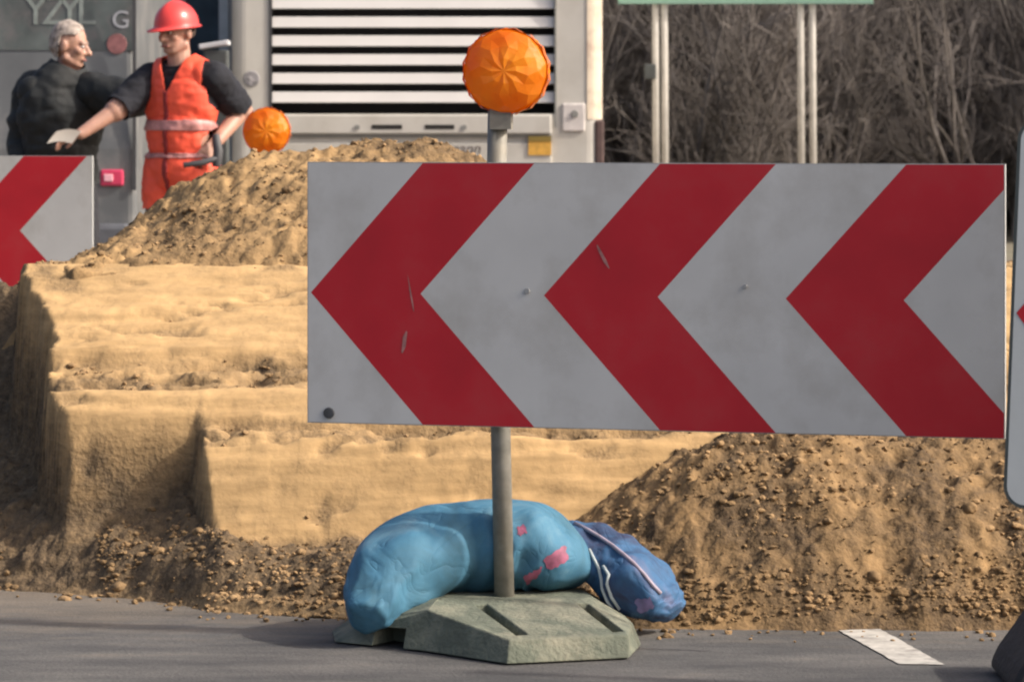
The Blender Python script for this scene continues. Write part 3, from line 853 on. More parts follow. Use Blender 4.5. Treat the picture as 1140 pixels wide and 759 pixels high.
# ------------------------------------------------------------------ sandbags
def sandbag(name, spine, widths, heights, m, label, floor=None, seed=0, seg=40, n=28, wr=.008):
    """a filled bag along a bent spine: flattened cross sections with creases"""
    rng = random.Random(seed)
    P = [Vector(p) for p in spine]
    def interp(arr, t):
        f = t * (len(arr) - 1); i = min(int(f), len(arr) - 2); f -= i
        return arr[i] * (1 - f) + arr[i + 1] * f
    def cat(t):
        f = t * (len(P) - 1); i = min(int(f), len(P) - 2); f -= i
        p0, p1, p2, p3 = P[max(i - 1, 0)], P[i], P[i + 1], P[min(i + 2, len(P) - 1)]
        return .5 * ((2 * p1) + (p2 - p0) * f + (2 * p0 - 5 * p1 + 4 * p2 - p3) * f * f + (3 * p1 - p0 - 3 * p2 + p3) * f ** 3)
    b = MB(); vs = []
    for i in range(seg + 1):
        t = i / seg
        c = cat(t); d = (cat(min(t + .02, 1)) - cat(max(t - .02, 0))).normalized()
        side = d.cross(Vector((0, 0, 1))).normalized(); up = side.cross(d).normalized()
        ww = interp(widths, t); hh = interp(heights, t)
        for k in range(n):
            a = 2 * math.pi * k / n
            ca, sa = math.cos(a), math.sin(a)
            e = .8
            x = math.copysign(abs(ca) ** e, ca) * ww; z = math.copysign(abs(sa) ** e, sa) * hh
            q = float(fbm(np.array([t * 9.0 + seed]), np.array([k / n * 6.0 if k < n / 2 else (n - k) / n * 6.0]), 1.0, seed, 4)[0])
            cr = abs(math.sin(t * 15 + 2.2 * math.sin(a * 2 + seed) + 2.5 * q)) ** 10
            q = q - .9 * abs(float(fbm(np.array([t * 5.0 + seed * 3]), np.array([min(k, n - k) / n * 9.0 + t * 4]), 1.0, seed + 50, 3)[0]))
            p = c + side * x + up * z
            rad = (side * x + up * z).normalized() if (abs(x) + abs(z)) > 1e-5 else up
            p = p + rad * (q * wr * 1.6 - cr * wr * .7)
            vs.append(p)
    fs = []
    for i in range(seg):
        for k in range(n):
            k2 = (k + 1) % n
            fs.append((i * n + k, i * n + k2, (i + 1) * n + k2, (i + 1) * n + k))
    fs += [list(range(n))[::-1], [seg * n + k for k in range(n)]]
    b.add(vs, fs, 0, True)
    o = b.build(name, m)
    s = o.modifiers.new('sub', 'SUBSURF'); s.levels = 1; s.render_levels = 1
    tag(o, label, 'sandbag', 'sandbags on the sign foot')
    return o


def prints(o, spots, D0):
    pass

bag1 = sandbag('sandbag', [W(410, 690, 7.99), W(420, 664, 8.06), W(450, 630, 8.17), W(495, 611, 8.26), W(545, 606, 8.29), W(590, 610, 8.28), W(620, 630, 8.25), W(630, 652, 8.23)],
               [.045, .085, .12, .135, .14, .14, .12, .07], [.045, .078, .104, .112, .115, .110, .085, .035], M['blue_bag'],
               'plump bright blue plastic sandbag slumped over the sign foot right behind the pole', seed=3, wr=.012)
bag2 = sandbag('sandbag', [W(618, 586, 8.42), W(645, 606, 8.38), W(682, 632, 8.30), W(720, 658, 8.24), W(740, 676, 8.22), W(748, 684, 8.21)],
               [.04, .08, .10, .10, .075, .04], [.028, .06, .075, .07, .05, .025], M['blue_bag2'],
               'smaller dark violet blue sandbag tied with pale cord, sliding to the ground on the right', seed=8, wr=.014)


def drape(o, pts, rad, name, m, n=6):
    """a strip laid on the bag's surface, found by casting towards it from the front"""
    dg = bpy.context.evaluated_depsgraph_get(); dg.update()
    oe = o.evaluated_get(dg)
    out = []
    eye = Vector((0, 0, CAM_H))
    for (px, py) in pts:
        d = (W(px, py, 9) - eye).normalized()
        hit, loc, nor, _ = oe.ray_cast(eye, d)
        if hit: out.append(loc + nor * rad * .4)
    if len(out) > 1:
        b = MB(); b.tube(out, rad, n); c = b.build(name, m, o)
        return c
drape(bag2, [(656, 612), (660, 620), (667, 632), (670, 645), (671, 655), (676, 668), (684, 680)], .0042, 'cord', M['rope'])
drape(bag2, [(672, 630), (678, 640), (676, 650), (681, 664), (690, 678)], .0042, 'cord', M['rope'])
drape(bag2, [(626, 578), (640, 583), (654, 590), (668, 598), (682, 608), (695, 618), (706, 628), (717, 640), (727, 652), (735, 660)], .0050, 'seam', mat('seam_highlight', (.36, .30, .36), .6, .3, 20))  # seam's pale tone paints in the highlight along the bag's top edge


def print_patch(o, quad, m, nx=8, ny=4):
    """printed marks on the bag: a thin skin that follows its surface"""
    dg = bpy.context.evaluated_depsgraph_get(); dg.update(); oe = o.evaluated_get(dg)
    eye = Vector((0, 0, CAM_H)); vs = []; ok = []
    for j in range(ny + 1):
        for i in range(nx + 1):
            a, c = i / nx, j / ny
            jig = (random.uniform(-1.5, 1.5), random.uniform(-1.5, 1.5)) if (i in (0, nx) or j in (0, ny)) else (0, 0)
            px = (quad[0][0] * (1 - a) + quad[1][0] * a) * (1 - c) + (quad[3][0] * (1 - a) + quad[2][0] * a) * c + jig[0]
            py = (quad[0][1] * (1 - a) + quad[1][1] * a) * (1 - c) + (quad[3][1] * (1 - a) + quad[2][1] * a) * c + jig[1]
            hit, loc, nor, _ = oe.ray_cast(eye, (W(px, py, 9) - eye).normalized())
            vs.append(loc + nor * .0015 if hit else Vector((0, 0, 0))); ok.append(hit)
    fs = []
    for j in range(ny):
        for i in range(nx):
            q = [j * (nx + 1) + i, j * (nx + 1) + i + 1, (j + 1) * (nx + 1) + i + 1, (j + 1) * (nx + 1) + i]
            if all(ok[k] for k in q): fs.append(q)
    if fs:
        b = MB(); b.add(vs, fs, 0, True); b.build('printed_mark', m, o)
print_patch(bag1, [(604, 624), (628, 606), (633, 622), (612, 634)], M['print_pink'])
print_patch(bag1, [(584, 642), (602, 630), (604, 636), (586, 650)], M['print_pink'])
print_patch(bag1, [(576, 588), (584, 584), (586, 592), (578, 596)], M['print_pink'])
print_patch(bag2, [(706, 668), (724, 664), (728, 676), (712, 682)], mat('violet_print', (.16, .13, .26), .5, .3, 40))


# ------------------------------------------------------------------ people
def seg_dist(P, a, b, ra, rb):
    a = np.array(a); b = np.array(b); d = b - a; L2 = (d * d).sum() + 1e-12
    t = np.clip(((P - a) @ d) / L2, 0, 1)
    q = a + t[:, None] * d
    return np.linalg.norm(P - q, axis=1) - (ra + (rb - ra) * t), t


class Person:
    def __init__(s, name, loc, facing, label, group=None):
        s.t = empty(name, loc, 0, label, 'person', group)
        s.o = Vector(loc)
        f = Vector((facing[0], facing[1], 0)).normalized()
        s.f = f; s.l = Vector((-f.y, f.x, 0))
        s.prims = []; s.b = MB()

    def cap(s, lab, a, b, ra, rb):
        s.b.capsule(a, b, ra, rb); s.prims.append((lab, a, b, ra, rb))

    def ell(s, lab, c, r, rot):
        s.b.ellipsoid(c, r, 20, 14, rot)
        i = max(range(3), key=lambda k: r[k]); m = min(r)
        ax = Vector((0, 0, 0)); ax[i] = max(r[i] - m, .001); ax = rot @ ax
        s.prims.append((lab, Vector(c) - ax, Vector(c) + ax, m, m))

    def frame(s, f):
        f = Vector(f).normalized(); z = Vector((0, 0, 1)); l = z.cross(f).normalized(); z2 = f.cross(l)
        # columns: x=left, y=-front, z=up
        return Matrix((l, -f, z2)).transposed()

    def hand(s, lab, wrist, d, nrm, curl=.5, size=1.0, thumb=1):
        """palm, four unequal curled fingers and a thumb from the side of the palm"""
        d = Vector(d).normalized(); nrm = (Vector(nrm) - d * Vector(nrm).dot(d)).normalized(); side = d.cross(nrm)
        k = size
        for j in range(4):
            o = side * (.030 - .020 * j) * k
            s.cap(lab, wrist + o * .6, wrist + d * .085 * k + o, .014 * k, .0115 * k)
        for j, L in enumerate((.066, .076, .070, .054)):
            o = side * (.032 - .021 * j) * k
            p = wrist + d * .088 * k + o; dd = d.copy()
            for i, fr in enumerate((.45, .32, .23)):
                ang = curl * (.5 + .5 * i) + .06 * j
                dd = (dd * math.cos(ang) + nrm * math.sin(ang)).normalized()
                q = p + dd * L * fr * k
                s.cap(lab, p, q, (.0098 - .0012 * i) * k, (.0090 - .0012 * i) * k); p = q
        p = wrist + d * .028 * k + side * .036 * k * thumb
        q = p + (d * .6 + side * .75 * thumb + nrm * .3).normalized() * .038 * k
        r = q + (d * .9 + side * .25 * thumb + nrm * .4).normalized() * .032 * k
        s.cap(lab, wrist + d * .01, p, .014 * k, .013 * k); s.cap(lab, p, q, .012 * k, .0105 * k); s.cap(lab, q, r, .010 * k, .0085 * k)

    def head(s, c, facing, tilt=0.0):
        """skull, jaw, nose, brow, ears, lips ridge; c = centre of the head"""
        s.hm = s.frame(Vector((facing[0], facing[1], tilt)))
        m = s.hm; s.hc = Vector(c)
        at = lambda x, y, z: s.hc + m @ Vector((x, y, z))
        s.at = at
        s.ell('head', at(0, .012, .025), (.076, .096, .098), m)
        s.ell('head', at(0, -.030, -.035), (.058, .062, .078), m)
        s.ell('head', at(0, -.058, -.092), (.028, .026, .024), m)
        s.cap('head', at(-.05, .0, -.065), at(-.02, -.052, -.09), .026, .022)
        s.cap('head', at(.05, .0, -.065), at(.02, -.052, -.09), .026, .022)
        s.cap('head', at(-.038, -.074, .022), at(.038, -.074, .022), .014, .014)
        s.cap('head', at(0, -.086, .012), at(0, -.112, -.030), .009, .015)
        s.cap('head', at(-.013, -.092, -.033), at(.013, -.092, -.033), .011, .011)
        s.cap('head', at(-.020, -.083, -.064), at(.020, -.083, -.064), .009, .009)
        for sx in (-1, 1):
            s.ell('head', at(sx * .040, -.060, -.022), (.024, .024, .022), m)
            s.ell('head', at(sx * .079, .012, -.008), (.012, .020, .034), m)

    def finish(s, skin, vox=.006):
        me = s.b.mesh('body_src', skin)
        o = bpy.data.objects.new('body', me); col.objects.link(o)
        r = o.modifiers.new('r', 'REMESH'); r.mode = 'VOXEL'; r.voxel_size = vox
        sm = o.modifiers.new('s', 'SMOOTH'); sm.iterations = 4; sm.factor = .5
        dg = bpy.context.evaluated_depsgraph_get(); dg.update()
        e = bpy.data.meshes.new_from_object(o.evaluated_get(dg))
        o.modifiers.clear(); o.data = e
        e.materials.clear(); e.materials.append(skin)
        e.polygons.foreach_set('use_smooth', np.ones(len(e.polygons), dtype=bool))
        n = len(e.vertices)
        P = np.empty(n * 3, dtype=np.float32); e.vertices.foreach_get('co', P); P = P.reshape(-1, 3).astype(float)
        Nn = np.empty(n * 3, dtype=np.float32); e.vertices.foreach_get('normal', Nn); Nn = Nn.reshape(-1, 3).astype(float)
        best = np.full(n, 9.0); lab = np.zeros(n, dtype=int); tt = np.zeros(n)
        names = sorted(set(p[0] for p in s.prims)); s.names = names
        for (lb, a, b2, ra, rb) in s.prims:
            d, t = seg_dist(P, a[:], b2[:], ra, rb)
            k = d < best
            best[k] = d[k]; lab[k] = names.index(lb); tt[k] = t[k]
        s.P, s.N, s.lab, s.tt, s.me = P, Nn, lab, tt, e
        s.faces = [list(p.vertices) for p in e.polygons]
        # shift to the person's base
        o.parent = s.t
        e.transform(Matrix.Translation(-s.o))
        s.body = o
        return o

    def is_(s, *labs):
        return np.isin(s.lab, [s.names.index(l) for l in labs if l in s.names])

    def local(s):
        d = s.P - np.array(s.o[:])
        return d @ np.array(s.l[:]), d @ np.array(s.f[:]), s.P[:, 2]

    def cloth(s, name, mask, off, m, parent=None, wrinkle=.006, seed=0, smooth=3):
        P = s.P; N_ = s.N
        wn_ = fbm(P[:, 0] + P[:, 1] * .7, P[:, 2], 14, seed, 3) * wrinkle + fbm(P[:, 0] * .6 - P[:, 1], P[:, 2] * 1.6, 30, seed + 9, 2) * wrinkle * .5
        Q = P + N_ * (off + wn_)[:, None] - np.array(s.o[:])
        fs = [f for f in s.faces if all(mask[i] for i in f)]
        used = sorted(set(i for f in fs for i in f)); rm = {i: k for k, i in enumerate(used)}
        b = MB(); b.add([Q[i] for i in used], [[rm[i] for i in f] for f in fs], 0, True)
        me = b.mesh(name, m)
        o = bpy.data.objects.new(name, me); col.objects.link(o); o.parent = parent or s.t
        sm = o.modifiers.new('s', 'SMOOTH'); sm.iterations = smooth; sm.factor = .5
        so_ = o.modifiers.new('th', 'SOLIDIFY'); so_.thickness = .006; so_.offset = 1
        return o


def body_core(p, pelvis, chest, neck, headc, hips_w=.10, girth=1.0):
    z = Vector((0, 0, 1)); l = p.l; f = p.f; m = p.frame(f)
    p.ell('torso', chest + z * .02, (.175 * girth, .115 * girth, .20), m)
    p.ell('torso', chest + z * .12, (.165, .095, .11), m)
    p.ell('torso', (chest + pelvis) * .5 + f * .01, (.155 * girth, .112 * girth, .20), m)
    p.ell('pelvis', pelvis, (.168 * girth, .118 * girth, .14), m)
    p.cap('neck', neck - z * .05, headc - z * .06 + m @ Vector((0, .02, 0)), .066, .058)
    for sx in (-1, 1):
        p.cap('torso', neck - z * .045, chest + l * sx * .15 + z * .135, .055, .062)


def legs(p, pelvis, feet):
    l = p.l; f = p.f; z = Vector((0, 0, 1))
    for sx, ft in zip((1, -1), feet):
        hip = pelvis + l * sx * .092 - z * .03
        kn = Vector(((hip.x + ft[0]) / 2, (hip.y + ft[1]) / 2, .50)) + f * .03
        an = Vector((ft[0], ft[1], .10))
        p.cap('thigh', hip, kn, .092, .062); p.cap('shin', kn, an, .060, .043)
        p.cap('foot', an - z * .045 - f * .03, an - z * .055 + f * .15, .045, .036)


# --- road worker in the red vest
D1 = 18.0
base = W(203, 0, D1); base.z = 0
wk = Person('person', base, (-.46, -.89), 'road worker in a red hard hat and red reflective vest, one hand on hip')
z = Vector((0, 0, 1))
pelvis = Vector((base.x, D1, .97)); chest = Vector((base.x, D1, 1.30)); neck = Vector((base.x - .01, D1 - .01, 1.51))
hc = W(196, 36, D1 - .03)
body_core(wk, pelvis, chest, neck, hc)
legs(wk, pelvis, [(base.x + .14, D1 - .06), (base.x - .12, D1 + .04)])
wk.head(hc, (-.62, -.78), -.10)
rs = W(170, 88, D1 + .06); re = W(128, 124, D1 - .10); rw = W(90, 149, D1 - .20)
wk.cap('arm', rs, re, .072, .058); wk.cap('fore', re, rw, .047, .031)
wk.hand('hand', rw, W(66, 158, D1 - .24) - rw, Vector((-.1, -.35, -1)), .28, 1.0, -1)
ls = W(238, 88, D1 - .07); le = W(269, 124, D1 + .08); lw = W(239, 160, D1 - .09)
wk.cap('arm', ls, le, .074, .060); wk.cap('fore', le, lw, .049, .033)
wk.hand('hand', lw, W(222, 180, D1 - .17) - lw, Vector((-.5, .5, -.2)), .45, 1.0, 1)
wk.finish(M['skin'])
lx, fy, zz = wk.local()
torso = wk.is_('torso') | (wk.is_('pelvis') & (zz > .70))
wk.cloth('shirt', wk.is_('torso') | (wk.is_('arm') & (wk.tt < .93)) | (wk.is_('pelvis') & (zz > .95)) | (wk.is_('neck') & (zz < 1.50)), .014, M['shirt'], wrinkle=.010, seed=1)
wk.cloth('trousers', wk.is_('pelvis') | wk.is_('thigh') | wk.is_('shin'), .012, M['trousers_grey'], seed=2)
wk.cloth('boots', wk.is_('foot'), .010, M['boot'], wrinkle=.001)
vneck = (fy > 0) & (np.abs(lx) < .060 * np.clip((zz - 1.36) / .16, 0, 1))
vmask = (wk.is_('torso') | wk.is_('pelvis') | wk.is_('thigh')) & (zz > .755) & (np.abs(lx) < .195) & ~vneck
vest = wk.cloth('vest', vmask, .034, M['vest'], wrinkle=.014, seed=4, smooth=8)
for (y0, y1) in ((135, 147), (168, 180)):
    za = CAM_H - (y1 - 138) / 3880 * D1; zb = CAM_H - (y0 - 138) / 3880 * D1
    wk.cloth('reflective_band', vmask & (zz > za) & (zz < zb), .0425, M['reflect'], vest, wrinkle=.014, seed=4)
# fastening strip down the open front
wk.cloth('zip_strip', vmask & (np.abs(lx) < .012) & (fy > 0), .0415, mat('dark_zip', (.25, .02, .02), .6), vest, wrinkle=.012, seed=4)
# eyes, mouth, hair under the hat
def face(p, brow=True):
    for sx in (-1, 1):
        b = MB(); b.ellipsoid(p.at(sx * .031, -.079, .002) - p.o, (.013, .010, .008), 10, 8, p.hm); b.build('eye', M['eye'], p.t)
        b = MB(); b.ellipsoid(p.at(sx * .031, -.088, .002) - p.o, (.006, .003, .006), 8, 6, p.hm); b.build('iris', M['hair_dark'], p.t)
        b = MB(); b.capsule(p.at(sx * .018, -.090, .022) - p.o, p.at(sx * .046, -.080, .022) - p.o, .005, .004, 8); b.build('eyebrow', M['hair_dark'] if p is wk else M['hair_grey'], p.t)
    b = MB(); b.capsule(p.at(-.020, -.090, -.066) - p.o, p.at(.020, -.090, -.066) - p.o, .006, .006, 8); b.build('mouth', M['lips'], p.t)
face(wk)
hl = (wk.P - np.array(wk.hc[:])) @ np.array(wk.hm)
wk.cloth('hair', wk.is_('head') & (hl[:, 1] > .0) & (hl[:, 2] > -.03) & ~((np.abs(hl[:, 0]) > .07) & (hl[:, 2] < .03)), .006, M['hair_dark'], wrinkle=.004)
# hard hat: dome with a ridge, brim and peak
b = MB()
n = 40; rows = []
for j in range(11):
    t_ = R(90 * j / 10.0)
    for k in range(n):
        a = 2 * math.pi * k / n
        rx, ry = .104, .128
        q = math.sin(t_) if j else .001
        rid = .008 * math.exp(-(math.sin(a + 0) * 0 + math.cos(a) * 5 * max(q, .2)) ** 2)
        rows.append(wk.at(rx * q * math.cos(a), .006 + ry * q * math.sin(a), .040 + (.118 + rid) * math.cos(t_)) - wk.o)
for j, (gx, zz_) in enumerate(((1.02, .032), (1.12, .026), (1.12, .020), (.98, .024))):
    for k in range(n):
        a = 2 * math.pi * k / n
        pk = .055 * max(0, -math.sin(a)) ** 3 if j in (1, 2) else 0
        rows.append(wk.at(.104 * gx * math.cos(a), .006 + .128 * gx * math.sin(a) - pk, zz_ - pk * .15) - wk.o)
nr = len(rows) // n
b.add(rows, [[j * n + k, (j + 1) * n + k, (j + 1) * n + (k + 1) % n, j * n + (k + 1) % n] for j in range(nr - 1) for k in range(n)] + [list(range(n))], 0, True)
b.build('hard_hat', M['helmet'], wk.t)

# white paper and black tool in his hands
pp = W(68, 156, D1 - .28)
b = MB(); ex = (W(82, 158, D1 - .26) - W(54, 158, D1 - .36)); ey = Vector((.04, -.02, .055)); nn = ex.cross(ey).normalized() * .0015
c0 = W(52, 160, D1 - .34)
g = []
for i in range(7):
    for j in range(4):
        a, c = i / 6, j / 3
        g.append(c0 + ex * a + ey * c * 1.3 + Vector((0, 0, .012 * math.sin(a * 3.1) - .01 * c * c)))
b.add(g + [p + nn for p in g], [[i * 4 + j, i * 4 + j + 1, (i + 1) * 4 + j + 1, (i + 1) * 4 + j] for i in range(6) for j in range(3)] + [[28 + i * 4 + j, 28 + (i + 1) * 4 + j, 28 + (i + 1) * 4 + j + 1, 28 + i * 4 + j + 1] for i in range(6) for j in range(3)], 0, True)
o = b.build('paper_sheet', M['paper']); tag(o, 'crumpled white sheet of paper in the worker\'s outstretched hand', 'paper')
b = MB(); b.tube([W(243, 176, D1 - .19), W(226, 181, D1 - .22), W(204, 184, D1 - .24)], [.016, .017, .014], 12); b.tube([W(240, 150, D1 - .16), W(243, 168, D1 - .18), W(241, 186, D1 - .19)], [.020, .026, .024], 12)
o = b.build('hand_radio', M['trim_dark'], None, .004); tag(o, 'black handheld radio gripped by the worker at his hip', 'radio')

# --- older man in black
D2 = 18.45
base2 = W(68, 0, D2); base2.z = 0
om = Person('person', base2, (.50, -.86), 'grey haired bareheaded man in a black jacket turned towards the worker in red')
pelvis = Vector((base2.x, D2, .93)); chest = Vector((base2.x, D2, 1.24)); neck = Vector((base2.x + .02, D2 - .01, 1.46))
hc2 = W(78, 51, D2 - .03)
body_core(om, pelvis, chest, neck, hc2, girth=1.14)
om.ell('torso', chest + z * .0 + om.f * .01, (.215, .150, .28), om.frame(om.f))
legs(om, pelvis, [(base2.x + .17, D2 - .02), (base2.x - .12, D2 + .05)])
om.head(hc2, (.985, -.16), -.14)
rs = W(36, 98, D2 + .05); re = W(24, 158, D2 + .02); rw = W(28, 212, D2 - .12)
om.cap('arm', rs, re, .070, .058); om.cap('fore', re, rw, .054, .036)
om.hand('hand', rw, Vector((.05, -.25, -1)), Vector((1, 0, 0)), .5, 1.0, 1)
ls = W(112, 96, D2 - .06); le = W(140, 112, D2 - .25); lw = W(138, 128, D2 - .02)
ls = W(104, 101, D2 - .06); le = W(143, 112, D2 - .16); lw = W(176, 108, D2 - .12)
om.cap('arm', ls, le, .080, .078); om.cap('fore', le, lw, .078, .040)
om.hand('hand', lw, Vector((1, -.05, .1)), Vector((0, -.4, -1)), .3, 1.0, 1)
om.finish(M['skin_old'])
lx, fy, zz = om.local()
jk = om.cloth('jacket', om.is_('torso', 'arm') | om.is_('fore') & (om.tt < .97) | (om.is_('pelvis') & (zz > .82)) | (om.is_('neck') & (zz < 1.485)), .030, M['jacket'], wrinkle=.020, seed=11, smooth=26)
om.cloth('trousers', om.is_('pelvis', 'thigh', 'shin'), .013, M['trousers'], seed=12)
om.cloth('shoes', om.is_('foot'), .010, M['boot'], wrinkle=.001)
face(om)
hl = (om.P - np.array(om.hc[:])) @ np.array(om.hm)
om.cloth('hair', om.is_('head') & ((hl[:, 2] > .055 - .2 * np.clip(hl[:, 1] + .02, 0, .4)) & (hl[:, 1] > -.065 + .4 * np.clip(.10 - hl[:, 2], 0, 1)) | ((hl[:, 1] > .03) & (hl[:, 2] > -.07))), .005, M['hair_grey'], wrinkle=.012, seed=13)
# upright collar
b = MB()
n = 28; vs = []
for j, (q, h_) in enumerate(((.092, -.045), (.088, .015), (.076, .02), (.08, -.03))):
    for k in range(n):
        a = 2 * math.pi * k / n
        vs.append(neck - om.o + om.l * q * math.cos(a) + om.f * (q * .95 * math.sin(a) - .0) + z * (h_ - .018 * math.sin(a)))
b.add(vs, [[j * n + k, j * n + (k + 1) % n, (j + 1) * n + (k + 1) % n, (j + 1) * n + k] for j in range(3) for k in range(n)], 0, True)
b.build('collar', M['jacket'], om.t)


# ------------------------------------------------------------------ text helper
def text_mesh(name, s, size, m, parent, loc, rx=R(90), shear=0.0, space=1.0, ext=.002, rz=0.0):
    c = bpy.data.curves.new(name, 'FONT'); c.body = s; c.size = size; c.extrude = ext; c.shear = shear; c.space_character = space
    c.align_x = 'LEFT'
    o = bpy.data.objects.new('tmp', c); col.objects.link(o)
    dg = bpy.context.evaluated_depsgraph_get(); dg.update()
    me = bpy.data.meshes.new_from_object(o.evaluated_get(dg))
    bpy.data.objects.remove(o)
    me.materials.clear(); me.materials.append(m)
    t_ = bpy.data.objects.new(name, me); col.objects.link(t_); t_.parent = parent
    t_.location = loc; t_.rotation_euler = (rx, rz, 0)
    return t_


# ------------------------------------------------------------------ white louvred vehicle
DV = 23.5
S = 3880 / DV
vx = lambda px: (px - 570) / S
vz = lambda py: CAM_H - (py - 138) / S
x0, x1 = vx(257), vx(670)
xc = (x0 + x1) / 2
veh = empty('utility_vehicle', (xc, DV, 0), 0, 'boxy white vehicle with a black slatted grille, standing behind the soil heap', 'vehicle')
X_ = lambda px: vx(px) - xc
L_ = 8.5
# body shell: extruded outline with rounded corners, end face left open for the grille bay
b = MB()
hw = (x1 - x0) / 2; rc = .10
gz0, gz1 = vz(127), 2.42
gx0, gx1 = X_(302), X_(618)
zb, zt = .42, 3.05
outline = []
for (cx, cy, a0) in ((hw - rc, rc, -90), (hw - rc, L_ - rc, 0), (-hw + rc, L_ - rc, 90), (-hw + rc, rc, 180)):
    for k in range(7):
        a = R(a0 + 15 * k); outline.append((cx + rc * math.cos(a), cy + rc * math.sin(a)))
n = len(outline)
vs = [(x, y, zb) for x, y in outline] + [(x, y, zt) for x, y in outline]
side = [[k, (k + 1) % n, n + (k + 1) % n, n + k] for k in range(n) if k != n - 1]
b.add(vs, side + [list(range(n)), list(range(n, 2 * n))], 0)
for i_, f_ in enumerate(b.f):
    pass
# end face around the bay
fx0, fx1 = -hw + rc, hw - rc
P_ = lambda x, zz_: (x, 0, zz_)
b.add([P_(fx0, zb), P_(gx0, zb), P_(gx0, zt), P_(fx0, zt)], [(0, 1, 2, 3)])
b.add([P_(gx1, zb), P_(fx1, zb), P_(fx1, zt), P_(gx1, zt)], [(0, 1, 2, 3)])
b.add([P_(gx0, zb), P_(gx1, zb), P_(gx1, gz0), P_(gx0, gz0)], [(0, 1, 2, 3)])
b.add([P_(gx0, gz1), P_(gx1, gz1), P_(gx1, zt), P_(gx0, zt)], [(0, 1, 2, 3)])
b.build('body', M['vehicle_white'], veh)
b = MB()
d = .22
b.add([(gx0, 0, gz0), (gx1, 0, gz0), (gx1, 0, gz1), (gx0, 0, gz1), (gx0, d, gz0), (gx1, d, gz0), (gx1, d, gz1), (gx0, d, gz1)],
      [(4, 5, 6, 7), (0, 1, 5, 4), (3, 7, 6, 2), (0, 4, 7, 3), (1, 2, 6, 5)])
gr = b.build('grille', M['cavity'], veh)
pitch = 20.9 / S
k = 0
zc = vz(108.5)
while zc < gz1 - .02:
    b = MB()
    b.box(((gx0 + gx1) / 2, .030, zc), (gx1 - gx0 - .006, .012, pitch * .60), Matrix.Rotation(R(-14), 3, 'X'))
    b.build('slat', M['slat_white'], gr, .003)
    zc += pitch
b = MB(); b.box((X_(301), -.004, (gz0 + gz1) / 2), (.018, .012, gz1 - gz0 + .06)); b.build('seal_strip', M['trim_dark'], veh)
b = MB(); b.box((X_(618.5), -.004, (gz0 + gz1) / 2 - .04), (.012, .012, gz1 - gz0 + .10)); b.build('seal_strip', M['seal'], veh)
# bumper beam with slots, joint lines
b = MB(); b.box((X_(460), -.02, vz(138.5)), (X_(614) - X_(306), .05, .135)); bp_ = b.build('bumper', M['vehicle_white'], veh, .012)
for (pa, pb) in ((414, 448), (473, 506)):
    b = MB(); b.box((X_((pa + pb) / 2), -.046, vz(141.5)), (vx(pb) - vx(pa), .006, .030)); b.build('slot', M['cavity'], bp_, .004)
for px in (398, 517):
    b = MB(); b.tube([(X_(px), -.040, vz(142)), (X_(px), -.052, vz(142))], .018, 12); b.build('bolt', M['seal'], bp_)
b = MB(); b.box((X_(460), -.010, vz(151.5)), (X_(614) - X_(306), .024, .016)); b.build('joint_line', M['seal'], veh)
b = MB(); b.box((X_(460), -.012, .62), (X_(614) - X_(306), .022, .90 - .0)); b.build('lower_panel', M['vehicle_white'], veh, .006)
text_mesh('lettering', 'kumann', .105, M['ink'], veh, (X_(480), -.024, vz(171)), shear=.25)
b = MB(); b.box((X_(601), -.028, vz(163)), (.155, .008, .12)); st = b.build('sticker', M['yellow'], veh)
b = MB(); b.box((X_(601), -.034, vz(154.5)), (.155, .006, .035)); b.build('sticker_band', M['olive'], st)
# badges and lamp fixtures on the corner posts
b = MB(); b.tube([(X_(280), .004, vz(88)), (X_(280), -.010, vz(88))], [.058, .05], 20); bg1 = b.build('badge', mat('grey_badge', (.26, .25, .26), .4, .3, 30), veh)
b = MB(); b.box((X_(280), -.014, vz(88)), (.05, .006, .016), Matrix.Rotation(R(40), 3, 'Y')); b.box((X_(279), -.012, vz(90)), (.018, .006, .05)); b.build('badge_mark', mat('badge_mark', (.42, .40, .41), .4), bg1)
b = MB(); b.box((X_(638.5), -.008, vz(131)), (.155, .02, .19)); fx = b.build('fixture_plate', mat('pale_pinkish_plate', (.58, .54, .52), .45), veh, .01)
b = MB(); b.tube([(X_(640), -.016, vz(127)), (X_(640), -.03, vz(127))], [.026, .022], 14); b.build('hook', M['seal'], fx)
# rusty corner strip, sunlight on the edge painted in as brighter cream
b = MB()
vs = []
for zz_ in (vz(133), zt):
    for k in range(7):
        a = R(-90 + 15 * k); vs.append((hw - rc + (rc + .006) * math.cos(a), rc + (rc + .006) * math.sin(a), zz_))
    vs.append((hw + .006, rc + .05, zz_))
b.add(vs, [[k, k + 1, 8 + k + 1, 8 + k] for k in range(7)], 0, True)
b.build('corner_strip', M['corner'], veh)
b = MB(); b.box((hw - .015, rc * .6, (vz(133) + .45) / 2), (.06, .12, vz(133) - .46)); b.build('corner_buffer', mat('maroon_rubber', (.09, .055, .05), .7, .3, 12), veh, .015)
# wheels and rear window
for sx in (-1, 1):
    for yy in (1.9, 6.6):
        b = MB(); b.tube([(sx * (hw - .30), yy, .46), (sx * (hw - .02), yy, .46)], .46, 28); wl = b.build('wheel', M['rubber_black'], veh, .03)
        b = MB(); b.tube([(sx * (hw - .04), yy, .46), (sx * (hw + .005), yy, .46)], [.27, .23], 20); b.build('rim', M['seal'], wl)
b = MB(); b.box((0, -.012, 2.74), (2.0, .02, .44)); b.build('window', M['glass_dark'], veh, .03)

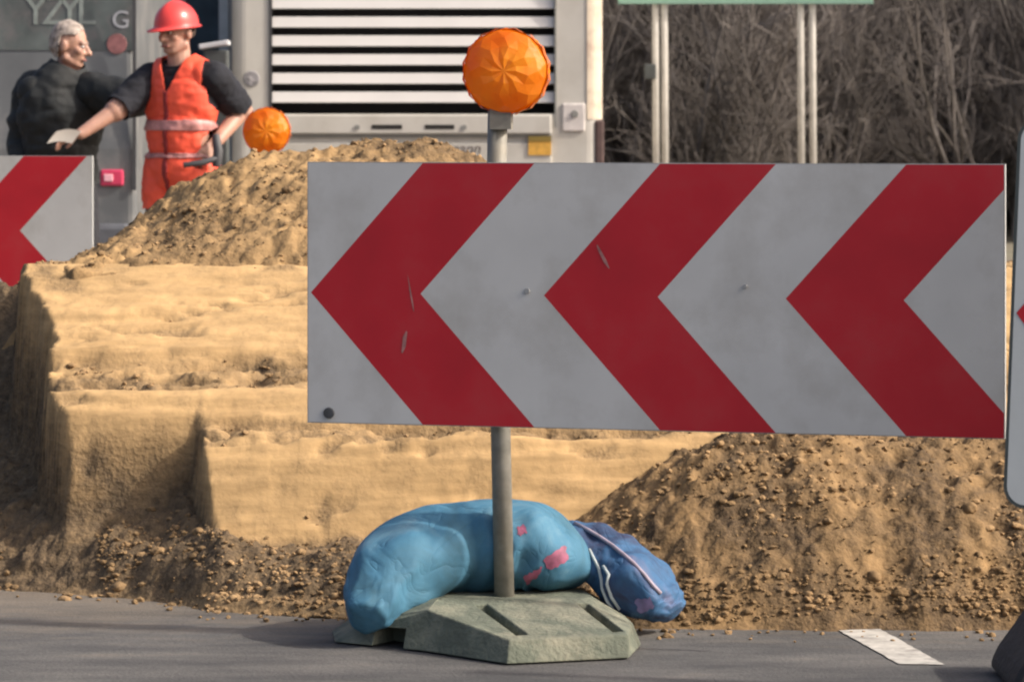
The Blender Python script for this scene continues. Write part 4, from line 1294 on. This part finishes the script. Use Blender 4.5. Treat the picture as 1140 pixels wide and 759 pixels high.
# ------------------------------------------------------------------ grey van
DG = 21.0
S = 3880 / DG
gxr = (152 - 570) / S
van = empty('delivery_van', (gxr - .96, DG, 0), 0, 'dark grey van with faded lettering on its rear window, behind the man in black', 'van')
hw = .96
gz = lambda py: CAM_H - (py - 138) / S
gX = lambda px: (px - 570) / S - (gxr - .96)
b = MB()
prof = [(0, .38), (0, 1.05), (.10, 2.15), (.28, 2.38), (3.2, 2.36), (3.75, 1.45), (4.55, 1.15), (4.75, .75), (4.7, .36)]
vs = [(sx * (hw if zz_ < 1.6 else hw * .97), y, zz_) for sx in (-1, 1) for y, zz_ in prof]
n = len(prof)
b.add(vs, [list(range(n)), list(range(n, 2 * n))] + [[k, (k + 1) % n, n + (k + 1) % n, n + k] for k in range(n)])
b.build('body', M['van'], van, .05, 3)
TL = math.atan2(.10, 1.10)          # the tailgate leans forward
def tg(px, zz_, out=.006):           # a point on the tailgate
    return (gX(px), max(0, (zz_ - 1.05)) * .10 / 1.10 - out, zz_)
zA, zB = gz(56), 2.14
b = MB()
xa, xb_ = -hw * .86, gX(149)
b.add([(xa, tg(0, zA)[1], zA), (xb_, tg(0, zA)[1], zA), (xb_, tg(0, zB)[1], zB), (xa, tg(0, zB)[1], zB),
       (xa, tg(0, zA)[1] + .03, zA), (xb_, tg(0, zA)[1] + .03, zA), (xb_, tg(0, zB)[1] + .03, zB), (xa, tg(0, zB)[1] + .03, zB)],
      [(0, 1, 2, 3), (0, 4, 5, 1), (1, 5, 6, 2), (2, 6, 7, 3), (3, 7, 4, 0)])
wd = b.build('rear_window', M['van_glass'], van)
for s_, px in (('Y', 24), ('Z', 44), ('Y', 62), ('L', 83)):
    zz_ = gz(27)
    p = tg(px, zz_, .009)
    text_mesh('window_lettering', s_, .25, M['letters'], wd, p, rx=R(90) - TL)
p = tg(123, gz(31), .009); text_mesh('window_emblem', 'G', .15, mat('pale_emblem', (.36, .37, .40), .5, .2, 20), wd, p, rx=R(90) - TL)
b = MB(); zz_ = gz(49); pp_ = tg(129, zz_, .010)
b.tube([Vector(pp_), Vector(pp_) + Vector((0, -.004, 0))], [.062, .06], 18); b.build('window_decal', M['badge_red'], wd)
for sx in (1, -1):
    b = MB(); xm = sx * abs((gX(112) + gX(138)) / 2)
    b.box((xm, -.010, gz(198)), (.14, .03, .10)); tl = b.build('tail_lamp', M['tail'], van, .012)
    b = MB(); b.box((xm - sx * .02, -.028, gz(198)), (.055, .010, .045)); b.build('lamp_insert', M['tail_clear'], tl, .008)
b = MB(); b.box((0, -.05, .50), (1.86, .14, .20)); b.build('bumper', mat('grey_bumper', (.10, .105, .12), .6), van, .03)
b = MB(); b.box((-.2, -.012, .80), (.52, .012, .115)); b.build('number_plate', M['sheet_white'], van, .004)
b = MB(); b.box((gX(152) - .012, -.010, 1.45), (.022, .020, 1.3)); b.build('door_edge', M['trim_dark'], van)
for sx in (-1, 1):
    for yy in (.85, 3.75):
        b = MB(); b.tube([(sx * (hw - .22), yy, .33), (sx * (hw + .005), yy, .33)], .33, 26); wl = b.build('wheel', M['rubber_black'], van, .03)
        b = MB(); b.tube([(sx * (hw - .02), yy, .33), (sx * (hw + .015), yy, .33)], [.2, .17], 18); b.build('rim', M['seal'], wl)

# ------------------------------------------------------------------ site cabin between the vehicles
DC = 26.5
S = 3880 / DC
cX = lambda px: (px - 570) / S
cz = lambda py: CAM_H - (py - 138) / S
ccx = (cX(60) + cX(300)) / 2
cab = empty('site_cabin', (ccx, DC, 0), 0, 'pale grey cabin with a dark window between the grey van and white vehicle', 'cabin')
hw = (cX(300) - cX(60)) / 2
b = MB(); b.box((0, 1.25, 1.40), (2 * hw, 2.5, 2.7)); b.build('wall', M['cabin'], cab, .01)
b = MB(); b.box((0, 1.25, 2.80), (2 * hw + .2, 2.7, .10)); b.build('roof', M['seal'], cab, .01)
b = MB(); wx0, wx1 = cX(206) - ccx, cX(244) - ccx
b.box(((wx0 + wx1) / 2, -.010, 1.85), (wx1 - wx0, .014, 1.10)); wn_ = b.build('window', M['glass_dark'], cab)
b = MB()
for xx in (wx0 - .03, wx1 + .035): b.box((xx, -.018, 1.85), (.07, .03, 1.24))
b.box(((wx0 + wx1) / 2, -.018, 2.44), (wx1 - wx0, .03, .07)); b.box(((wx0 + wx1) / 2, -.018, 1.27), (wx1 - wx0, .03, .07))
b.build('window_frame', M['cabin_frame'], wn_)
b = MB()
for px in (158, 178): b.box((cX(px) - ccx, -.008, 1.4), (.05, .016, 2.6))
b.build('wall_rib', M['cabin_frame'], cab)
b = MB(); b.box((cX(196) - ccx, -.01, 1.4), (.03, .012, 2.6)); b.build('downpipe', M['seal'], cab)

# slim dark post behind the worker's shoulder
DP = 19.2
p0, p1 = W(226, 52, DP), W(256, 48, DP)
cb = empty('control_post', ((p0.x + p1.x) / 2, DP, 0), 0, 'slim dark grey post with a pale sloping cap behind the worker\'s shoulder', 'post')
wd_ = p1.x - p0.x
b = MB(); b.box((0, 0, p0.z / 2 - .01), (wd_ * .9, .14, p0.z - .02)); b.build('column', M['cab_dark'], cb, .01)
b = MB(); b.box((-.01, 0, p0.z + .008), (wd_ * 1.1, .18, .028), Matrix.Rotation(R(-9), 3, 'Y')); b.build('cap', M['cab_pale'], cb, .006)

# ------------------------------------------------------------------ big green sign on twin posts
DS = 30.0
S = 3880 / DS
sX = lambda px: (px - 570) / S
sz = lambda py: CAM_H - (py - 138) / S
gs = empty('direction_sign', (sX(830), DS, 0), 0, 'large green sign high on two pairs of pale posts in front of the bare trees', 'road sign')
for px, top in ((729, 2.6), (739, 3.4), (891, 3.6), (904, 2.9)):
    b = MB(); b.tube([(sX(px) - sX(830) + .02, .06, -.05), (sX(px) - sX(830), .06, 3.6)], .029, 12); b.build('post', M['post'], gs)
zb_ = sz(4.8)
b = MB(); b.box((0, 0, zb_ + .75), (sX(972) - sX(688), .03, 1.5)); pn = b.build('sign_panel', M['green_sign'], gs, .004)
hwS = (sX(972) - sX(688)) / 2
b = MB()
for (cx_, cz_, w_, h_) in ((0, zb_ + .12, 2 * hwS - .16, .025), (0, zb_ + 1.38, 2 * hwS - .16, .025), (-hwS + .07, zb_ + .75, .025, 1.285), (hwS - .07, zb_ + .75, .025, 1.285)):
    b.box((cx_, -.0165, cz_), (w_, .004, h_))
b.build('border', M['sign_white'], pn)
b = MB(); b.box((sX(724) - sX(830), .03, sz(80)), (.10, .08, .13)); b.build('junction_box', M['cab_dark'], gs, .01)
b = MB()
b.box((0, .04, zb_ + .3), (2 * hwS - .1, .04, .06)); b.box((0, .04, zb_ + 1.2), (2 * hwS - .1, .04, .06)); b.build('rail', M['post'], gs)

# ------------------------------------------------------------------ bare trees
def make_tree(seed, H, lean=.05, spread=1.0, shrub=False):
    rng = random.Random(seed)
    tr, cr = MB(), MB()
    def grow(p, d, L, r, lev):
        segs = 5 if lev == 0 else (4 if lev < 3 else 3)
        pts = [p.copy()]; rs = [r]
        q = p.copy(); dd = d.copy(); r1 = r * (.45 if lev < 3 else .5)
        for i in range(segs):
            k = .10 + .10 * lev
            dd = (dd + Vector((rng.uniform(-k, k), rng.uniform(-k, k), rng.uniform(-k * .4, k * .7)))).normalized()
            q = q + dd * L / segs; pts.append(q.copy()); rs.append(r + (r1 - r) * (i + 1) / segs)
        (tr if lev == 0 else cr).tube(pts, rs, 8 if lev == 0 else (5 if lev < 2 else 3), cap=False)
        if lev >= 4: return
        n = (9, 7, 6, 5)[lev] if not shrub else (7, 6, 5, 4)[lev]
        for i in range(n):
            t_ = rng.uniform(.12 if shrub else .22, 1.0) if lev else rng.uniform(.12, 1)
            f = t_ * segs; j = min(int(f), segs - 1); f -= j
            pos = pts[j].lerp(pts[j + 1], f); dl = (pts[j + 1] - pts[j]).normalized()
            side = Vector((rng.gauss(0, 1), rng.gauss(0, 1), rng.gauss(0, .5))); side = (side - dl * side.dot(dl)).normalized()
            ang = rng.uniform(.35, .95) * spread
            nd = (dl * math.cos(ang) + side * math.sin(ang) + Vector((0, 0, .18))).normalized()
            rr = max((rs[j] + (rs[j + 1] - rs[j]) * f) * (rng.uniform(.25, .38) if lev == 0 else rng.uniform(.45, .7)), .006)
            grow(pos, nd, L * rng.uniform(.38, .62), rr, lev + 1)
    if shrub:
        for k in range(6):
            a = rng.uniform(0, 6.28); grow(Vector((.25 * math.cos(a), .25 * math.sin(a), -.1)), Vector((.35 * math.cos(a), .35 * math.sin(a), 1)).normalized(), H * rng.uniform(.6, 1), .03, 1)
        return None, cr
    grow(Vector((0, 0, -.15)), Vector((rng.uniform(-lean, lean), rng.uniform(-lean, lean), 1)).normalized(), H, .0075 * H + .01, 0)
    return tr, cr


def terrain_z(y):
    return float(np.interp(y, [44, 50, 62, 70, 78, 160], [-.05, .5, 2.4, 3.4, 4.0, 4.2]))


protos = []
for i, (sd_, H) in enumerate(((11, 8.0), (12, 7.0), (13, 9.0), (14, 6.2), (15, 7.5))):
    tr, cr = make_tree(sd_, H)
    protos.append((tr.mesh('trunk', M['bark'] if i % 3 else M['bark_pale']), cr.mesh('crown', M['twig'])))
TREE_LABELS = 'one of the bare grey brown trees in the leafless wood behind the green sign'
rng = random.Random(42)
spots = [(690, 37), (705, 42), (760, 38), (790, 46), (850, 41), (935, 36), (958, 39), (1000, 37), (1030, 43), (985, 48), (1075, 38), (1120, 42), (1150, 37),
         (720, 50), (820, 50), (880, 47), (1050, 51), (1100, 49), (660, 45), (630, 52), (1200, 44), (1260, 40), (560, 50), (480, 47), (400, 52), (300, 48), (200, 50), (90, 47), (0, 50), (-90, 46), (1330, 47)]
for i, (px, D) in enumerate(spots):
    D += 4.5
    tm, cm = protos[i % 5]
    x = (px - 570) / 3880 * D
    t_ = empty('bare_tree', (x, D, terrain_z(D)), rng.uniform(0, 6.28), TREE_LABELS, 'tree', 'bare trees of the wood')
    t_['label'] = TREE_LABELS
    s_ = rng.uniform(.8, 1.2); t_.scale = (s_, s_, s_)
    a = bpy.data.objects.new('trunk', tm); col.objects.link(a); a.parent = t_
    c = bpy.data.objects.new('crown', cm); col.objects.link(c); c.parent = t_

# thicket: a mass of shrubs nobody could count, one object
def thicket():
    rng = random.Random(77)
    src = []
    for k in range(4):
        _, cr = make_tree(100 + k, 3.2, shrub=True); src.append((np.array(cr.v), np.array([len(f) for f in cr.f]), cr.f))
    V = []; Fc = []; off = 0
    for i in range(340):
        v, _, f = src[i % 4]
        D = rng.uniform(35.5, 60); x = rng.uniform(-16, 16) if i % 3 == 0 else rng.uniform(.5, 9.5)
        a = rng.uniform(0, 6.28); s_ = rng.uniform(.6, 1.45)
        ca, sa = math.cos(a) * s_, math.sin(a) * s_
        q = np.stack([v[:, 0] * ca - v[:, 1] * sa + x, v[:, 0] * sa + v[:, 1] * ca + D, v[:, 2] * s_ + terrain_z(D)], -1)
        V.append(q); Fc.append(np.array(f) + off); off += len(v)
    V = np.concatenate(V); Fc = np.concatenate(Fc)
    me = bpy.data.meshes.new('thicket')
    me.vertices.add(len(V)); me.vertices.foreach_set('co', V.astype(np.float32).ravel())
    me.loops.add(Fc.size); me.loops.foreach_set('vertex_index', Fc.astype(np.int32).ravel())
    me.polygons.add(len(Fc)); me.polygons.foreach_set('loop_start', np.arange(0, Fc.size, 4, dtype=np.int32))
    me.update(calc_edges=True)
    me.materials.append(M['thicket'])
    o = bpy.data.objects.new('thicket', me); col.objects.link(o)
    tag(o, 'dense leafless brush filling the wood between the trunks', 'brush', kind='stuff')
thicket()
